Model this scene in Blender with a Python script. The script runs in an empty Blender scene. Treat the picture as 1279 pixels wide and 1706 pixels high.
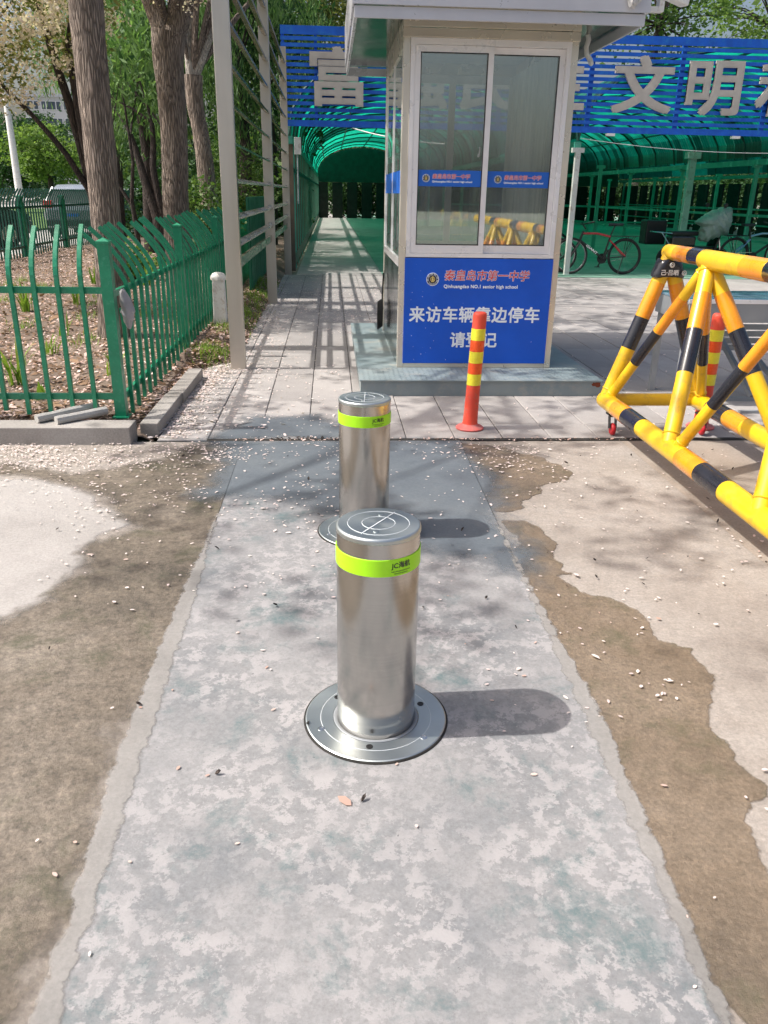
import bpy, bmesh, math, random
import numpy as np
from mathutils import Vector, Matrix, noise
from mathutils.geometry import tessellate_polygon

SC = bpy.context.scene
COL = SC.collection
PI = math.pi

# ------------------------------------------------------------------ camera
CAM_H = 1.40
TH = math.atan2(531, 1331.0); YAW = math.radians(3.95); ROLL = math.radians(0.98)
FW = Vector((math.sin(YAW)*math.cos(TH), math.cos(YAW)*math.cos(TH), -math.sin(TH)))
R0 = Vector((math.cos(YAW), -math.sin(YAW), 0))
U0 = R0.cross(FW)
RV = R0*math.cos(ROLL) + U0*math.sin(ROLL)
UV = -R0*math.sin(ROLL) + U0*math.cos(ROLL)
cd = bpy.data.cameras.new('camera')
cam = bpy.data.objects.new('camera', cd); COL.objects.link(cam)
cam.matrix_world = Matrix((
    (RV.x, UV.x, -FW.x, 0), (RV.y, UV.y, -FW.y, 0), (RV.z, UV.z, -FW.z, CAM_H), (0, 0, 0, 1)))
cd.sensor_fit = 'HORIZONTAL'; cd.sensor_width = 36.0
cd.lens = 1331.0/1279.0*36.0
cd.clip_start = 0.05; cd.clip_end = 3000
SC.camera = cam

# ------------------------------------------------------------------ light
SUN_EL = math.radians(52.5)
w = bpy.data.worlds.new('World'); SC.world = w; w.use_nodes = True
nt = w.node_tree; bg = nt.nodes['Background']
sky = nt.nodes.new('ShaderNodeTexSky'); sky.sky_type = 'NISHITA'; sky.sun_disc = False
sky.sun_elevation = SUN_EL; sky.sun_rotation = math.radians(270)
sky.dust_density = 7.0; sky.air_density = 1.0
nt.links.new(sky.outputs[0], bg.inputs[0]); bg.inputs[1].default_value = 0.15
sd = bpy.data.lights.new('sun', 'SUN'); sd.energy = 4.2; sd.angle = math.radians(0.6); sd.color = (1.0, 0.95, 0.88)
sun = bpy.data.objects.new('sun', sd); COL.objects.link(sun)
sdir = Vector((math.cos(SUN_EL), 0.02, -math.sin(SUN_EL)))      # light travels to +X and down
sun.rotation_euler = sdir.to_track_quat('-Z', 'Y').to_euler()
SC.view_settings.view_transform = 'Standard'; SC.view_settings.look = 'None'
SC.view_settings.exposure = 0.33; SC.view_settings.gamma = 1.0
SC.view_settings.use_curve_mapping = False
SC.cycles.max_bounces = 8; SC.cycles.transparent_max_bounces = 12

# ------------------------------------------------------------------ helpers
def ray(x, y):
    return FW + RV*((x-639.5)/1331.0) - UV*((y-853)/1331.0)
def gp(x, y, z=0.0):
    d = ray(x, y); t = (z-CAM_H)/d.z
    return (d.x*t, d.y*t)

class MB:
    def __init__(s): s.v = []; s.f = []
    def add(s, vs, fs):
        b = len(s.v); s.v += [tuple(p) for p in vs]; s.f += [tuple(i+b for i in f) for f in fs]; return s
    def box(s, x0, x1, y0, y1, z0, z1):
        return s.add([(x0,y0,z0),(x1,y0,z0),(x1,y1,z0),(x0,y1,z0),(x0,y0,z1),(x1,y0,z1),(x1,y1,z1),(x0,y1,z1)],
              [(3,2,1,0),(4,5,6,7),(0,1,5,4),(1,2,6,5),(2,3,7,6),(3,0,4,7)])
    def bar(s, p0, p1, w, h, up=(0,0,1)):
        p0 = Vector(p0); p1 = Vector(p1); d = (p1-p0).normalized(); up = Vector(up)
        sd = d.cross(up)
        if sd.length < 1e-4: sd = d.cross(Vector((1,0,0)))
        sd.normalize(); u = sd.cross(d)
        vs = []
        for p in (p0, p1):
            for a, b in ((-1,-1),(1,-1),(1,1),(-1,1)): vs.append(p + sd*(a*w/2) + u*(b*h/2))
        return s.add(vs, [(0,1,2,3),(7,6,5,4),(0,4,5,1),(1,5,6,2),(2,6,7,3),(3,7,4,0)])
    def path(s, pts, radii, n=10, caps=True, ref=None):
        pts = [Vector(p) for p in pts]
        if not hasattr(radii, '__len__'): radii = [radii]*len(pts)
        rings = []; prev = None
        for i, p in enumerate(pts):
            d = (pts[min(i+1, len(pts)-1)] - pts[max(i-1, 0)]).normalized()
            if prev is None:
                a = d.cross(Vector(ref) if ref else (Vector((0,0,1)) if abs(d.z) < .9 else Vector((1,0,0))))
            else:
                a = prev - d*prev.dot(d)
            a.normalize(); prev = a; b = d.cross(a)
            rings.append([p + (a*math.cos(2*PI*k/n) + b*math.sin(2*PI*k/n))*radii[i] for k in range(n)])
        vs = [q for r in rings for q in r]; fs = []
        for i in range(len(pts)-1):
            for k in range(n):
                a = i*n+k; b = i*n+(k+1) % n
                fs.append((a, b, b+n, a+n))
        if caps:
            fs.append(tuple(range(n))[::-1]); fs.append(tuple((len(pts)-1)*n+k for k in range(n)))
        return s.add(vs, fs)
    def capsule(s, p0, p1, r, n=20):
        p0 = Vector(p0); p1 = Vector(p1); d = (p1-p0).normalized(); pts = []; rr = []
        for k in range(5):
            a = (4-k)/4*PI/2
            pts.append(p0 - d*(r*math.sin(a)*.55)); rr.append(max(r*math.cos(a), .001))
        for k in range(5):
            a = k/4*PI/2
            pts.append(p1 + d*(r*math.sin(a)*.55)); rr.append(max(r*math.cos(a), .001))
        return s.path(pts, rr, n)
    def lathe(s, prof, c=(0,0,0), n=32, close=True):
        vs = []; fs = []
        for r, z in prof:
            for k in range(n):
                a = 2*PI*k/n; vs.append((c[0]+r*math.cos(a), c[1]+r*math.sin(a), c[2]+z))
        for i in range(len(prof)-1):
            for k in range(n):
                a = i*n+k; b = i*n+(k+1) % n; fs.append((a, b, b+n, a+n))
        if close:
            if prof[0][0] > 1e-5: fs.append(tuple(range(n))[::-1])
            if prof[-1][0] > 1e-5: fs.append(tuple((len(prof)-1)*n+k for k in range(n)))
        return s.add(vs, fs)
    def torus(s, c, axis, R, r, n=28, m=8):
        axis = Vector(axis).normalized(); a = axis.cross(Vector((0,0,1)) if abs(axis.z) < .9 else Vector((1,0,0))).normalized(); b = axis.cross(a)
        c = Vector(c); vs = []; fs = []
        for i in range(n):
            t = 2*PI*i/n; o = a*math.cos(t)+b*math.sin(t)
            for j in range(m):
                u = 2*PI*j/m; vs.append(c + o*(R+r*math.cos(u)) + axis*(r*math.sin(u)))
        for i in range(n):
            for j in range(m):
                fs.append((i*m+j, ((i+1) % n)*m+j, ((i+1) % n)*m+(j+1) % m, i*m+(j+1) % m))
        return s.add(vs, fs)
    def poly(s, pts2, z0, z1=None):
        """flat sheet, or a prism when z1 is given"""
        tri = tessellate_polygon([[Vector((p[0], p[1], 0)) for p in pts2]])
        area = sum(pts2[i][0]*pts2[(i+1) % len(pts2)][1]-pts2[(i+1) % len(pts2)][0]*pts2[i][1] for i in range(len(pts2)))
        def up(t):
            a, b, c = [pts2[i] for i in t]
            return t if (b[0]-a[0])*(c[1]-a[1])-(b[1]-a[1])*(c[0]-a[0]) > 0 else t[::-1]
        tri = [up(tuple(t)) for t in tri]; n = len(pts2)
        if z1 is None: return s.add([(p[0], p[1], z0) for p in pts2], tri)
        vs = [(p[0], p[1], z0) for p in pts2]+[(p[0], p[1], z1) for p in pts2]
        fs = [t[::-1] for t in tri]+[tuple(i+n for i in t) for t in tri]
        for i in range(n):
            j = (i+1) % n; fs.append((i, j, j+n, i+n) if area > 0 else (j, i, i+n, j+n))
        return s.add(vs, fs)
    def xf(s, M):
        s.v = [tuple(M @ Vector(p)) for p in s.v]; return s

def setp(o, label=None, cat=None, group=None, kind=None):
    if label: o['label'] = label
    if cat: o['category'] = cat
    if group: o['group'] = group
    if kind: o['kind'] = kind
    return o

def mesh_of(name, mb, mt, smooth=False):
    me = bpy.data.meshes.new(name); me.from_pydata(mb.v, [], mb.f); me.materials.append(mt)
    if smooth:
        me.polygons.foreach_set('use_smooth', [True]*len(me.polygons))
        try: me.set_sharp_from_angle(angle=math.radians(40))
        except Exception: pass
    me.update(); return me

def obj(name, mb, mt, parent=None, smooth=False, kind=None, local=False, bevel=0):
    """mb in world coordinates unless local=True; the parent's origin is subtracted"""
    off = Vector((0,0,0)); p = parent
    while p is not None: off += p.location; p = p.parent
    if not local and off.length > 0:
        mb.v = [(x-off.x, y-off.y, z-off.z) for x, y, z in mb.v]
    me = mesh_of(name, mb, mt, smooth)
    if bevel:
        bm = bmesh.new(); bm.from_mesh(me)
        bmesh.ops.bevel(bm, geom=bm.edges[:], offset=bevel, segments=2, affect='EDGES', profile=.6, clamp_overlap=True)
        bm.to_mesh(me); bm.free()
    o = bpy.data.objects.new(name, me); COL.objects.link(o)
    if parent: o.parent = parent
    if kind: o['kind'] = kind
    return o

def thing(name, label, cat, loc=(0,0,0), group=None):
    o = bpy.data.objects.new(name, None); COL.objects.link(o); o.location = loc
    o.empty_display_size = .1
    return setp(o, label, cat, group)

def copy_tree(o, parent=None):
    c = o.copy(); COL.objects.link(c); c.parent = parent
    for ch in [q for q in o.children]: copy_tree(ch, c)
    return c

def npmesh(name, V, F, mt, parent=None, kind=None, smooth=False, loc=(0,0,0)):
    """V (n,3), F (m,k) numpy"""
    V = V - np.array(loc)
    me = bpy.data.meshes.new(name); k = F.shape[1]
    me.vertices.add(len(V)); me.vertices.foreach_set('co', V.astype(np.float32).ravel())
    me.loops.add(F.size); me.loops.foreach_set('vertex_index', F.astype(np.int32).ravel())
    me.polygons.add(len(F)); me.polygons.foreach_set('loop_start', np.arange(0, F.size, k, dtype=np.int32))
    try: me.polygons.foreach_set('loop_total', np.full(len(F), k, dtype=np.int32))
    except Exception: pass
    me.update(calc_edges=True); me.validate(); me.materials.append(mt)
    o = bpy.data.objects.new(name, me); COL.objects.link(o)
    if parent: o.parent = parent
    if kind: o['kind'] = kind
    return o

def drape(poly, c, thick, crease=.02, fr=9, seed=0, sub_=5):
    """crumpled cloth-like body whose outline in X-Z follows poly (relative to c)"""
    bm = bmesh.new(); bmesh.ops.create_icosphere(bm, subdivisions=sub_, radius=1); n = len(poly)
    def rad(t):
        d = (math.cos(t), math.sin(t)); best = .01
        for i in range(n):
            a = poly[i]; b = poly[(i+1) % n]; ex, ez = b[0]-a[0], b[1]-a[1]; den = d[0]*ez-d[1]*ex
            if abs(den) < 1e-9: continue
            s = (a[0]*ez-a[1]*ex)/den; u = (a[0]*d[1]-a[1]*d[0])/den
            if s > 0 and -1e-6 <= u <= 1+1e-6: best = max(best, s)
        return best
    for v in bm.verts:
        q = v.co.copy(); t = math.atan2(q.z, q.x); m_ = math.hypot(q.x, q.z); R_ = rad(t)
        p = Vector((R_*math.cos(t)*m_, thick*q.y, R_*math.sin(t)*m_))
        w_ = p*fr; k = (1-abs(noise.noise(Vector((w_.x+w_.z*.6, w_.y*.5, w_.z*.45-w_.x*.3))+Vector((seed, 0, 0))))*2.2)
        p += q*crease*k + q*crease*.4*noise.noise(w_*3.1)
        v.co = p+Vector(c)
    mb = MB().add([tuple(v.co) for v in bm.verts], [tuple(x.index for x in f.verts) for f in bm.faces]); bm.free(); return mb

def text_mb(body, size=1.0, bold=0.0, extrude=0.0, align='CENTER', sx=1.0, shear=0.0, spacing=1.0):
    """lettering as a mesh lying in local XZ plane, facing -Y, centred at origin"""
    c = bpy.data.curves.new('lettering', 'FONT'); c.body = body; c.size = size; c.offset = 0; c.extrude = extrude
    c.align_x = align; c.align_y = 'CENTER'; c.shear = shear; c.space_character = spacing; c.resolution_u = 3
    o = bpy.data.objects.new('lettering', c); COL.objects.link(o)
    dg = bpy.context.evaluated_depsgraph_get(); dg.update()
    m = o.evaluated_get(dg).to_mesh()
    mb = MB(); V_ = [(v.co.x*sx, -v.co.z, v.co.y) for v in m.vertices]; F_ = [tuple(p.vertices) for p in m.polygons]
    offs = [(0, 0)] if bold <= 0 else [(bold, bold), (-bold, bold), (-bold, -bold), (bold, -bold), (0, 0)]
    for i_, (ox, oz) in enumerate(offs): mb.add([(x+ox, y-i_*max(.00006, extrude*.06), z+oz) for x, y, z in V_], F_)
    o.evaluated_get(dg).to_mesh_clear()
    bpy.data.objects.remove(o); bpy.data.curves.remove(c)
    return mb

# ------------------------------------------------------------------ materials
MATS = {}
def nmat(name):
    m = bpy.data.materials.new(name); m.use_nodes = True; MATS[name] = m
    nt = m.node_tree; return m, nt, nt.nodes['Principled BSDF']
def N(nt, t, **kw):
    n = nt.nodes.new(t)
    for k, v in kw.items(): setattr(n, k, v)
    return n
def coords(nt, stretch=(1,1,1), kind='Object'):
    tc = N(nt, 'ShaderNodeTexCoord'); mp = N(nt, 'ShaderNodeMapping'); mp.inputs['Scale'].default_value = stretch
    nt.links.new(tc.outputs[kind], mp.inputs['Vector']); return mp.outputs['Vector']
def ntex(nt, vec, scale, detail=5, rough=.6, dist=0):
    n = N(nt, 'ShaderNodeTexNoise'); n.inputs['Scale'].default_value = scale; n.inputs['Detail'].default_value = detail
    n.inputs['Roughness'].default_value = rough; n.inputs['Distortion'].default_value = dist
    nt.links.new(vec, n.inputs['Vector']); return n.outputs['Fac']
def ramp(nt, fac, stops, interp='LINEAR'):
    r = N(nt, 'ShaderNodeValToRGB'); e = r.color_ramp.elements; r.color_ramp.interpolation = interp
    while len(e) < len(stops): e.new(.5)
    for i, (p, c) in enumerate(stops):
        e[i].position = p; e[i].color = (*c, 1) if hasattr(c, '__len__') else (c, c, c, 1)
    nt.links.new(fac, r.inputs['Fac']); return r.outputs['Color']
def mixc(nt, fac, a, b, mode='MIX'):
    m = N(nt, 'ShaderNodeMix', data_type='RGBA', blend_type=mode)
    for s, v in ((0, fac), (6, a), (7, b)):
        if hasattr(v, 'is_linked') or isinstance(v, bpy.types.NodeSocket): nt.links.new(v, m.inputs[s])
        elif hasattr(v, '__len__'): m.inputs[s].default_value = (*v, 1)
        else: m.inputs[s].default_value = v
    return m.outputs[2]
def bump(nt, bsdf, h, strength=.3, dist=.01):
    b = N(nt, 'ShaderNodeBump'); b.inputs['Strength'].default_value = strength; b.inputs['Distance'].default_value = dist
    nt.links.new(h, b.inputs['Height']); nt.links.new(b.outputs['Normal'], bsdf.inputs['Normal'])

def pm(name, c1, c2=None, scale=6, rough=.6, metal=0, bmp=0, bscale=60, bdist=.004, stretch=(1,1,1), contrast=(.35,.65), dirt=None, dscale=3, coat=0, rnd=0):
    m, nt, b = nmat(name); v = coords(nt, stretch)
    c2 = c2 or tuple(x*.8 for x in c1)
    col = ramp(nt, ntex(nt, v, scale), [(contrast[0], c2), (contrast[1], c1)])
    if dirt:
        f = ramp(nt, ntex(nt, coords(nt), dscale, 8, .7), [(.52, 0.), (.66, 1.)]); col = mixc(nt, f, col, dirt)
    if rnd:
        oi = N(nt, 'ShaderNodeObjectInfo'); r = ramp(nt, oi.outputs['Random'], [(0, 1-rnd), (1, 1+rnd*.6)])
        col = mixc(nt, 1.0, col, r, 'MULTIPLY')
    nt.links.new(col, b.inputs['Base Color'])
    r = ramp(nt, ntex(nt, v, scale*1.7), [(.3, max(rough-.12, .03)), (.7, min(rough+.1, 1))])
    nt.links.new(r, b.inputs['Roughness']); b.inputs['Metallic'].default_value = metal
    if coat: b.inputs['Coat Weight'].default_value = coat; b.inputs['Coat Roughness'].default_value = .1
    if bmp: bump(nt, b, ntex(nt, v, bscale, 6, .7), bmp, bdist)
    return m

def concrete(name, base, light, dark, stain=None, speck=.5, rough=.85, flake=None, wet=False, bmp=.35, damp=None, coarse=0):
    m, nt, b = nmat(name); v = coords(nt)
    col = ramp(nt, ntex(nt, v, 1.6, 8, .65), [(.3, dark), (.5, base), (.72, light)])
    fine = ramp(nt, ntex(nt, v, 90, 4, .7), [(.3, .72), (.7, 1.18)])
    col = mixc(nt, speck, col, fine, 'MULTIPLY')
    if coarse: col = mixc(nt, coarse, col, ramp(nt, ntex(nt, v, 26, 7, .8), [(.36, .45), (.5, 1.0), (.66, 1.55)]), 'MULTIPLY')
    if flake:      # pale spalled skin with ragged edges
        n1 = ntex(nt, v, 19, 13, .76, .12); n2 = ntex(nt, v, 2.4, 9)
        f = N(nt, 'ShaderNodeMath', operation='MULTIPLY'); nt.links.new(ramp(nt, n1, [(.505, 0.), (.525, 1.)]), f.inputs[0]); nt.links.new(ramp(nt, n2, [(.40, .10), (.56, .9)]), f.inputs[1])
        col = mixc(nt, f.outputs[0], col, flake)
        n3 = ntex(nt, v, 34, 6, .62, .2); g_ = N(nt, 'ShaderNodeMath', operation='MULTIPLY'); nt.links.new(ramp(nt, n3, [(.54, 0.), (.575, 1.)]), g_.inputs[0]); nt.links.new(ramp(nt, ntex(nt, v, 2.6, 4), [(.45, 0.), (.6, .75)]), g_.inputs[1])
        col = mixc(nt, g_.outputs[0], col, base)
    if stain:
        n1 = ntex(nt, v, 2.7, 13, .78, .2)
        col = mixc(nt, ramp(nt, n1, [(.53, 0.), (.64, .8)]), col, stain)
    if damp:
        sx = N(nt, 'ShaderNodeSeparateXYZ'); nt.links.new(v, sx.inputs[0]); ad = N(nt, 'ShaderNodeMath', operation='MULTIPLY_ADD'); nt.links.new(ntex(nt, v, 2.2, 9, .7), ad.inputs[0]); ad.inputs[1].default_value = 2.6; nt.links.new(sx.outputs[1], ad.inputs[2])
        dv = N(nt, 'ShaderNodeMath', operation='MULTIPLY'); dv.inputs[1].default_value = .1; nt.links.new(ad.outputs[0], dv.inputs[0])
        col = mixc(nt, ramp(nt, dv.outputs[0], [(.515, 0.), (.56, .85)]), col, damp)
    pits = ntex(nt, v, 45, 3, .8)
    col = mixc(nt, ramp(nt, pits, [(.70, 0.), (.76, .75)]), col, tuple(x*.35 for x in dark))
    nt.links.new(col, b.inputs['Base Color'])
    if wet:
        b.inputs['Specular IOR Level'].default_value = .5
        nt.links.new(ramp(nt, ntex(nt, v, 3, 6), [(.35, rough-.12), (.65, rough+.1)]), b.inputs['Roughness'])
    else:
        b.inputs['Roughness'].default_value = rough
    bump(nt, b, ntex(nt, v, 70, 8, .75), bmp, .006)
    return m

def leafmat(name, c1, c2, trans=.35, rough=.55):
    m, nt, b = nmat(name); g = N(nt, 'ShaderNodeNewGeometry')
    col = ramp(nt, g.outputs['Random Per Island'], [(0, c1), (.5, tuple((x+y)/2 for x, y in zip(c1, c2))), (1, c2)])
    nt.links.new(col, b.inputs['Base Color']); b.inputs['Roughness'].default_value = rough
    b.inputs['Specular IOR Level'].default_value = .25
    t = N(nt, 'ShaderNodeBsdfTranslucent'); nt.links.new(mixc(nt, 1.0, col, (1.2, 1.25, .7), 'MULTIPLY'), t.inputs['Color'])
    mx = N(nt, 'ShaderNodeMixShader'); mx.inputs[0].default_value = trans
    out = nt.nodes['Material Output']
    nt.links.new(b.outputs[0], mx.inputs[1]); nt.links.new(t.outputs[0], mx.inputs[2]); nt.links.new(mx.outputs[0], out.inputs[0])
    return m

def bark(name, c1, c2, s=1.0):
    m, nt, b = nmat(name); v = coords(nt, (1, 1, .085))
    vo = N(nt, 'ShaderNodeTexVoronoi', feature='DISTANCE_TO_EDGE'); vo.inputs['Scale'].default_value = 42*s
    wv = N(nt, 'ShaderNodeVectorMath', operation='ADD')
    nn = N(nt, 'ShaderNodeTexNoise'); nn.inputs['Scale'].default_value = 9; nt.links.new(v, nn.inputs['Vector'])
    sc = N(nt, 'ShaderNodeVectorMath', operation='SCALE'); sc.inputs['Scale'].default_value = .06
    nt.links.new(nn.outputs['Color'], sc.inputs[0]); nt.links.new(v, wv.inputs[0]); nt.links.new(sc.outputs[0], wv.inputs[1])
    nt.links.new(wv.outputs[0], vo.inputs['Vector'])
    f = ramp(nt, vo.outputs['Distance'], [(0, 0.), (.22, 1.)])
    n2 = ntex(nt, v, 60*s, 8, .75)
    h = N(nt, 'ShaderNodeMath', operation='MULTIPLY_ADD'); nt.links.new(n2, h.inputs[0]); h.inputs[1].default_value = .8; nt.links.new(f, h.inputs[2])
    col = mixc(nt, f, tuple(x*.45 for x in c2), ramp(nt, n2, [(.3, c2), (.7, c1)]))
    big = ramp(nt, ntex(nt, coords(nt), 3, 4), [(.35, .8), (.65, 1.15)])
    nt.links.new(mixc(nt, 1.0, col, big, 'MULTIPLY'), b.inputs['Base Color']); b.inputs['Roughness'].default_value = .9
    bump(nt, b, h.outputs[0], .9, .02)
    return m

def brushed(name, col=(.50,.485,.46), rough=.20, aniso=.8, radial=True, streak=.05):
    m, nt, b = nmat(name); v = coords(nt, (1,1,60))
    n = ntex(nt, v, 6, 4, .6)
    smudge = ntex(nt, coords(nt), 4, 2, .5)
    c = ramp(nt, n, [(.3, tuple(x*(1-streak) for x in col)), (.7, tuple(min(1, x*(1+streak)) for x in col))])
    nt.links.new(mixc(nt, 1.0, c, ramp(nt, smudge, [(.3, .94), (.6, 1.03)]), 'MULTIPLY'), b.inputs['Base Color'])
    b.inputs['Metallic'].default_value = 1
    nt.links.new(ramp(nt, smudge, [(.3, rough-.02), (.7, rough+.03)]), b.inputs['Roughness'])
    b.inputs['Anisotropic'].default_value = aniso
    if radial:
        t = N(nt, 'ShaderNodeTangent', direction_type='RADIAL', axis='Z'); nt.links.new(t.outputs[0], b.inputs['Tangent'])
    return m

def glassmat(name, tint, refl=.12, rough=.02):
    m, nt, b = nmat(name); nt.nodes.remove(b); out = nt.nodes['Material Output']
    tr = N(nt, 'ShaderNodeBsdfTransparent'); tr.inputs[0].default_value = (*tint, 1)
    gl = N(nt, 'ShaderNodeBsdfGlossy'); gl.inputs['Roughness'].default_value = rough; gl.inputs[0].default_value = (.95, 1, .98, 1)
    lw = N(nt, 'ShaderNodeLayerWeight'); lw.inputs['Blend'].default_value = .35
    dirt = N(nt, 'ShaderNodeBsdfDiffuse'); dirt.inputs[0].default_value = (.62, .70, .72, 1)
    mf = N(nt, 'ShaderNodeMath', operation='ADD'); mf.inputs[1].default_value = refl; nt.links.new(lw.outputs['Fresnel'], mf.inputs[0])
    mx = N(nt, 'ShaderNodeMixShader'); nt.links.new(mf.outputs[0], mx.inputs[0]); nt.links.new(tr.outputs[0], mx.inputs[1]); nt.links.new(gl.outputs[0], mx.inputs[2])
    m2 = N(nt, 'ShaderNodeMixShader')
    nt.links.new(ramp(nt, ntex(nt, coords(nt, (1,1,.5)), 3, 6), [(.35, .04), (.7, .13)]), m2.inputs[0])
    nt.links.new(mx.outputs[0], m2.inputs[1]); nt.links.new(dirt.outputs[0], m2.inputs[2]); nt.links.new(m2.outputs[0], out.inputs[0])
    return m

def thin_plastic(name, c, t, trans=.6, streak=0):
    m, nt, b = nmat(name); v = coords(nt, (1, .3, 1))
    f = ntex(nt, v, 4, 6, .7)
    col = ramp(nt, f, [(.3, tuple(x*.6 for x in c)), (.7, c)]); colt = ramp(nt, f, [(.3, tuple(x*.55 for x in t)), (.7, t)])
    if name.startswith('green'):
        oi = N(nt, 'ShaderNodeObjectInfo'); rr_ = ramp(nt, oi.outputs['Random'], [(0, .30), (.45, .55), (.55, 1.0), (1, 1.25)]); col = mixc(nt, 1.0, col, rr_, 'MULTIPLY'); colt = mixc(nt, 1.0, colt, rr_, 'MULTIPLY')
    nt.links.new(col, b.inputs['Base Color']); b.inputs['Roughness'].default_value = .35
    tl = N(nt, 'ShaderNodeBsdfTranslucent'); nt.links.new(colt, tl.inputs[0])
    mx = N(nt, 'ShaderNodeMixShader'); mx.inputs[0].default_value = trans
    nt.links.new(b.outputs[0], mx.inputs[1]); nt.links.new(tl.outputs[0], mx.inputs[2]); nt.links.new(mx.outputs[0], nt.nodes['Material Output'].inputs[0])
    return m

def soft_edge(m, amp=.05, soft=.02, scale=7, full=1.0, attr='sd'):
    """the material fades out where the stored distance to its outline, broken up by noise, reaches zero"""
    nt = m.node_tree; out = nt.nodes['Material Output']; s = out.inputs[0].links[0].from_socket
    at = N(nt, 'ShaderNodeAttribute'); at.attribute_name = attr
    n = ntex(nt, coords(nt), scale, 12, .68, .1)
    a = N(nt, 'ShaderNodeMath', operation='MULTIPLY_ADD'); nt.links.new(n, a.inputs[0]); a.inputs[1].default_value = amp*2; a.inputs[2].default_value = -amp
    b = N(nt, 'ShaderNodeMath', operation='ADD'); nt.links.new(a.outputs[0], b.inputs[0]); nt.links.new(at.outputs['Fac'], b.inputs[1])
    mr = N(nt, 'ShaderNodeMapRange', interpolation_type='SMOOTHSTEP'); nt.links.new(b.outputs[0], mr.inputs[0]); mr.inputs[1].default_value = -soft/2; mr.inputs[2].default_value = soft/2; mr.inputs[4].default_value = full
    tr = N(nt, 'ShaderNodeBsdfTransparent'); mx = N(nt, 'ShaderNodeMixShader')
    nt.links.new(mr.outputs[0], mx.inputs[0]); nt.links.new(tr.outputs[0], mx.inputs[1]); nt.links.new(s, mx.inputs[2]); nt.links.new(mx.outputs[0], out.inputs[0])
    return m
M_drive = concrete('driveway_concrete', (.30,.268,.24), (.36,.33,.305), (.225,.197,.175), speck=.75, bmp=.5, coarse=.25)
M_dry = concrete('dry_concrete', (.385,.365,.35), (.45,.43,.415), (.30,.283,.27), speck=.6, bmp=.5)
M_wet = concrete('wet_concrete', (.195,.15,.107), (.255,.205,.155), (.115,.092,.068), speck=1.0, rough=.5, wet=True, bmp=.9, stain=(.10,.095,.055), coarse=.4)
M_strip = concrete('patch_concrete', (.225,.226,.232), (.275,.273,.277), (.14,.153,.167), stain=(.075,.125,.132), flake=(.325,.315,.32), speck=.7, bmp=.35)
M_seam = concrete('mortar_seam', (.275,.265,.255), (.33,.32,.31), (.19,.185,.178), speck=.5)
soft_edge(M_dry, .10, .05, 5, .9)
M_wetl = concrete('wet_rough_concrete', (.170,.140,.108), (.285,.245,.20), (.085,.073,.058), speck=1.0, rough=.55, wet=True, bmp=1.0, stain=(.085,.085,.05), coarse=.8)
soft_edge(M_wetl, .15, .12, 5, .9); soft_edge(M_wet, .045, .012, 9, .93); soft_edge(M_seam, .035, .012, 14, .85)
M_damp_shade = concrete('damp_shade_concrete', (.125,.15,.175), (.165,.19,.21), (.085,.10,.12), speck=.6, rough=.6, bmp=.3); soft_edge(M_damp_shade, .30, .22, 2.2, .8)  # bluish grey: damp, with tree shade put into the colour
M_tile = concrete('paving_stone', (.35,.33,.32), (.42,.40,.39), (.27,.255,.25), speck=.6, bmp=.2)
def tile_random(m):
    nt = m.node_tree; b = nt.nodes['Principled BSDF']; l = b.inputs['Base Color'].links[0]; s = l.from_socket
    oi = N(nt, 'ShaderNodeObjectInfo'); r = ramp(nt, oi.outputs['Random'], [(0, .86), (1, 1.12)])
    nt.links.new(mixc(nt, 1.0, s, r, 'MULTIPLY'), b.inputs['Base Color'])
tile_random(M_tile)
M_kerb = concrete('kerb_stone', (.30,.28,.26), (.40,.38,.36), (.18,.165,.15), speck=.7)
M_plinth = pm('plinth_plate', (.25,.30,.31), (.18,.23,.25), 3, .5, 0, .15, 120, dirt=(.30,.31,.29), dscale=4)
M_joint = pm('joint_dark', (.03,.028,.025), (.015,.014,.013), 20, .95)
M_soil = concrete('garden_soil', (.17,.125,.095), (.26,.20,.16), (.09,.065,.05), speck=.8, bmp=.8)
M_field = pm('far_ground', (.20,.19,.17), (.13,.15,.10), .1, .95)
M_road = pm('road_surface', (.42,.41,.39), (.36,.35,.33), 1, .9, 0, .2, 60)
M_petal = leafmat('petal', (.66,.54,.54), (.78,.70,.69), .2, .6)
M_petal_dry = leafmat('dry_petal', (.42,.27,.22), (.78,.62,.58), .15, .7)
M_litter = leafmat('leaf_litter', (.10,.06,.035), (.34,.22,.14), .1, .8)
M_steel = brushed('brushed_steel')
M_cap = brushed('cap_steel', (.50,.545,.55), .40, .3, False, .08)
M_post = pm('steel_post', (.62,.58,.52), (.52,.48,.42), 4, .38, .75, .05, 80, stretch=(1,1,.1))
M_slat = pm('steel_slat', (.46,.43,.37), (.34,.32,.27), 5, .25, .9, stretch=(1,.12,1))
M_tan = pm('tan_steel', (.78,.73,.63), (.70,.65,.56), 1.5, .28, .5)
M_mirror = pm('polished_steel', (.30,.33,.30), (.22,.25,.23), 2, .12, .97, .10, 4, .01)
M_alu = pm('white_aluminium', (.86,.85,.86), (.80,.79,.80), 5, .35, .1)
M_fascia = pm('painted_fascia', (.60,.61,.66), (.52,.53,.58), 2, .35, .25)
M_glass = glassmat('booth_glass', (.97,.99,.98), .19)
M_blue = pm('blue_panel', (.001,.105,.66), (.001,.09,.58), 3, .55, 0)
M_bluetape = pm('blue_sticker', (.012,.14,.62), (.01,.12,.55), 3, .4)
M_blat = pm('blue_lattice', (.004,.12,.64), (.003,.09,.50), 6, .55, 0, dirt=(.012,.17,.55), dscale=8)
M_letter = pm('metal_letter', (.58,.54,.49), (.48,.44,.40), 3, .45, .3)
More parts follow.
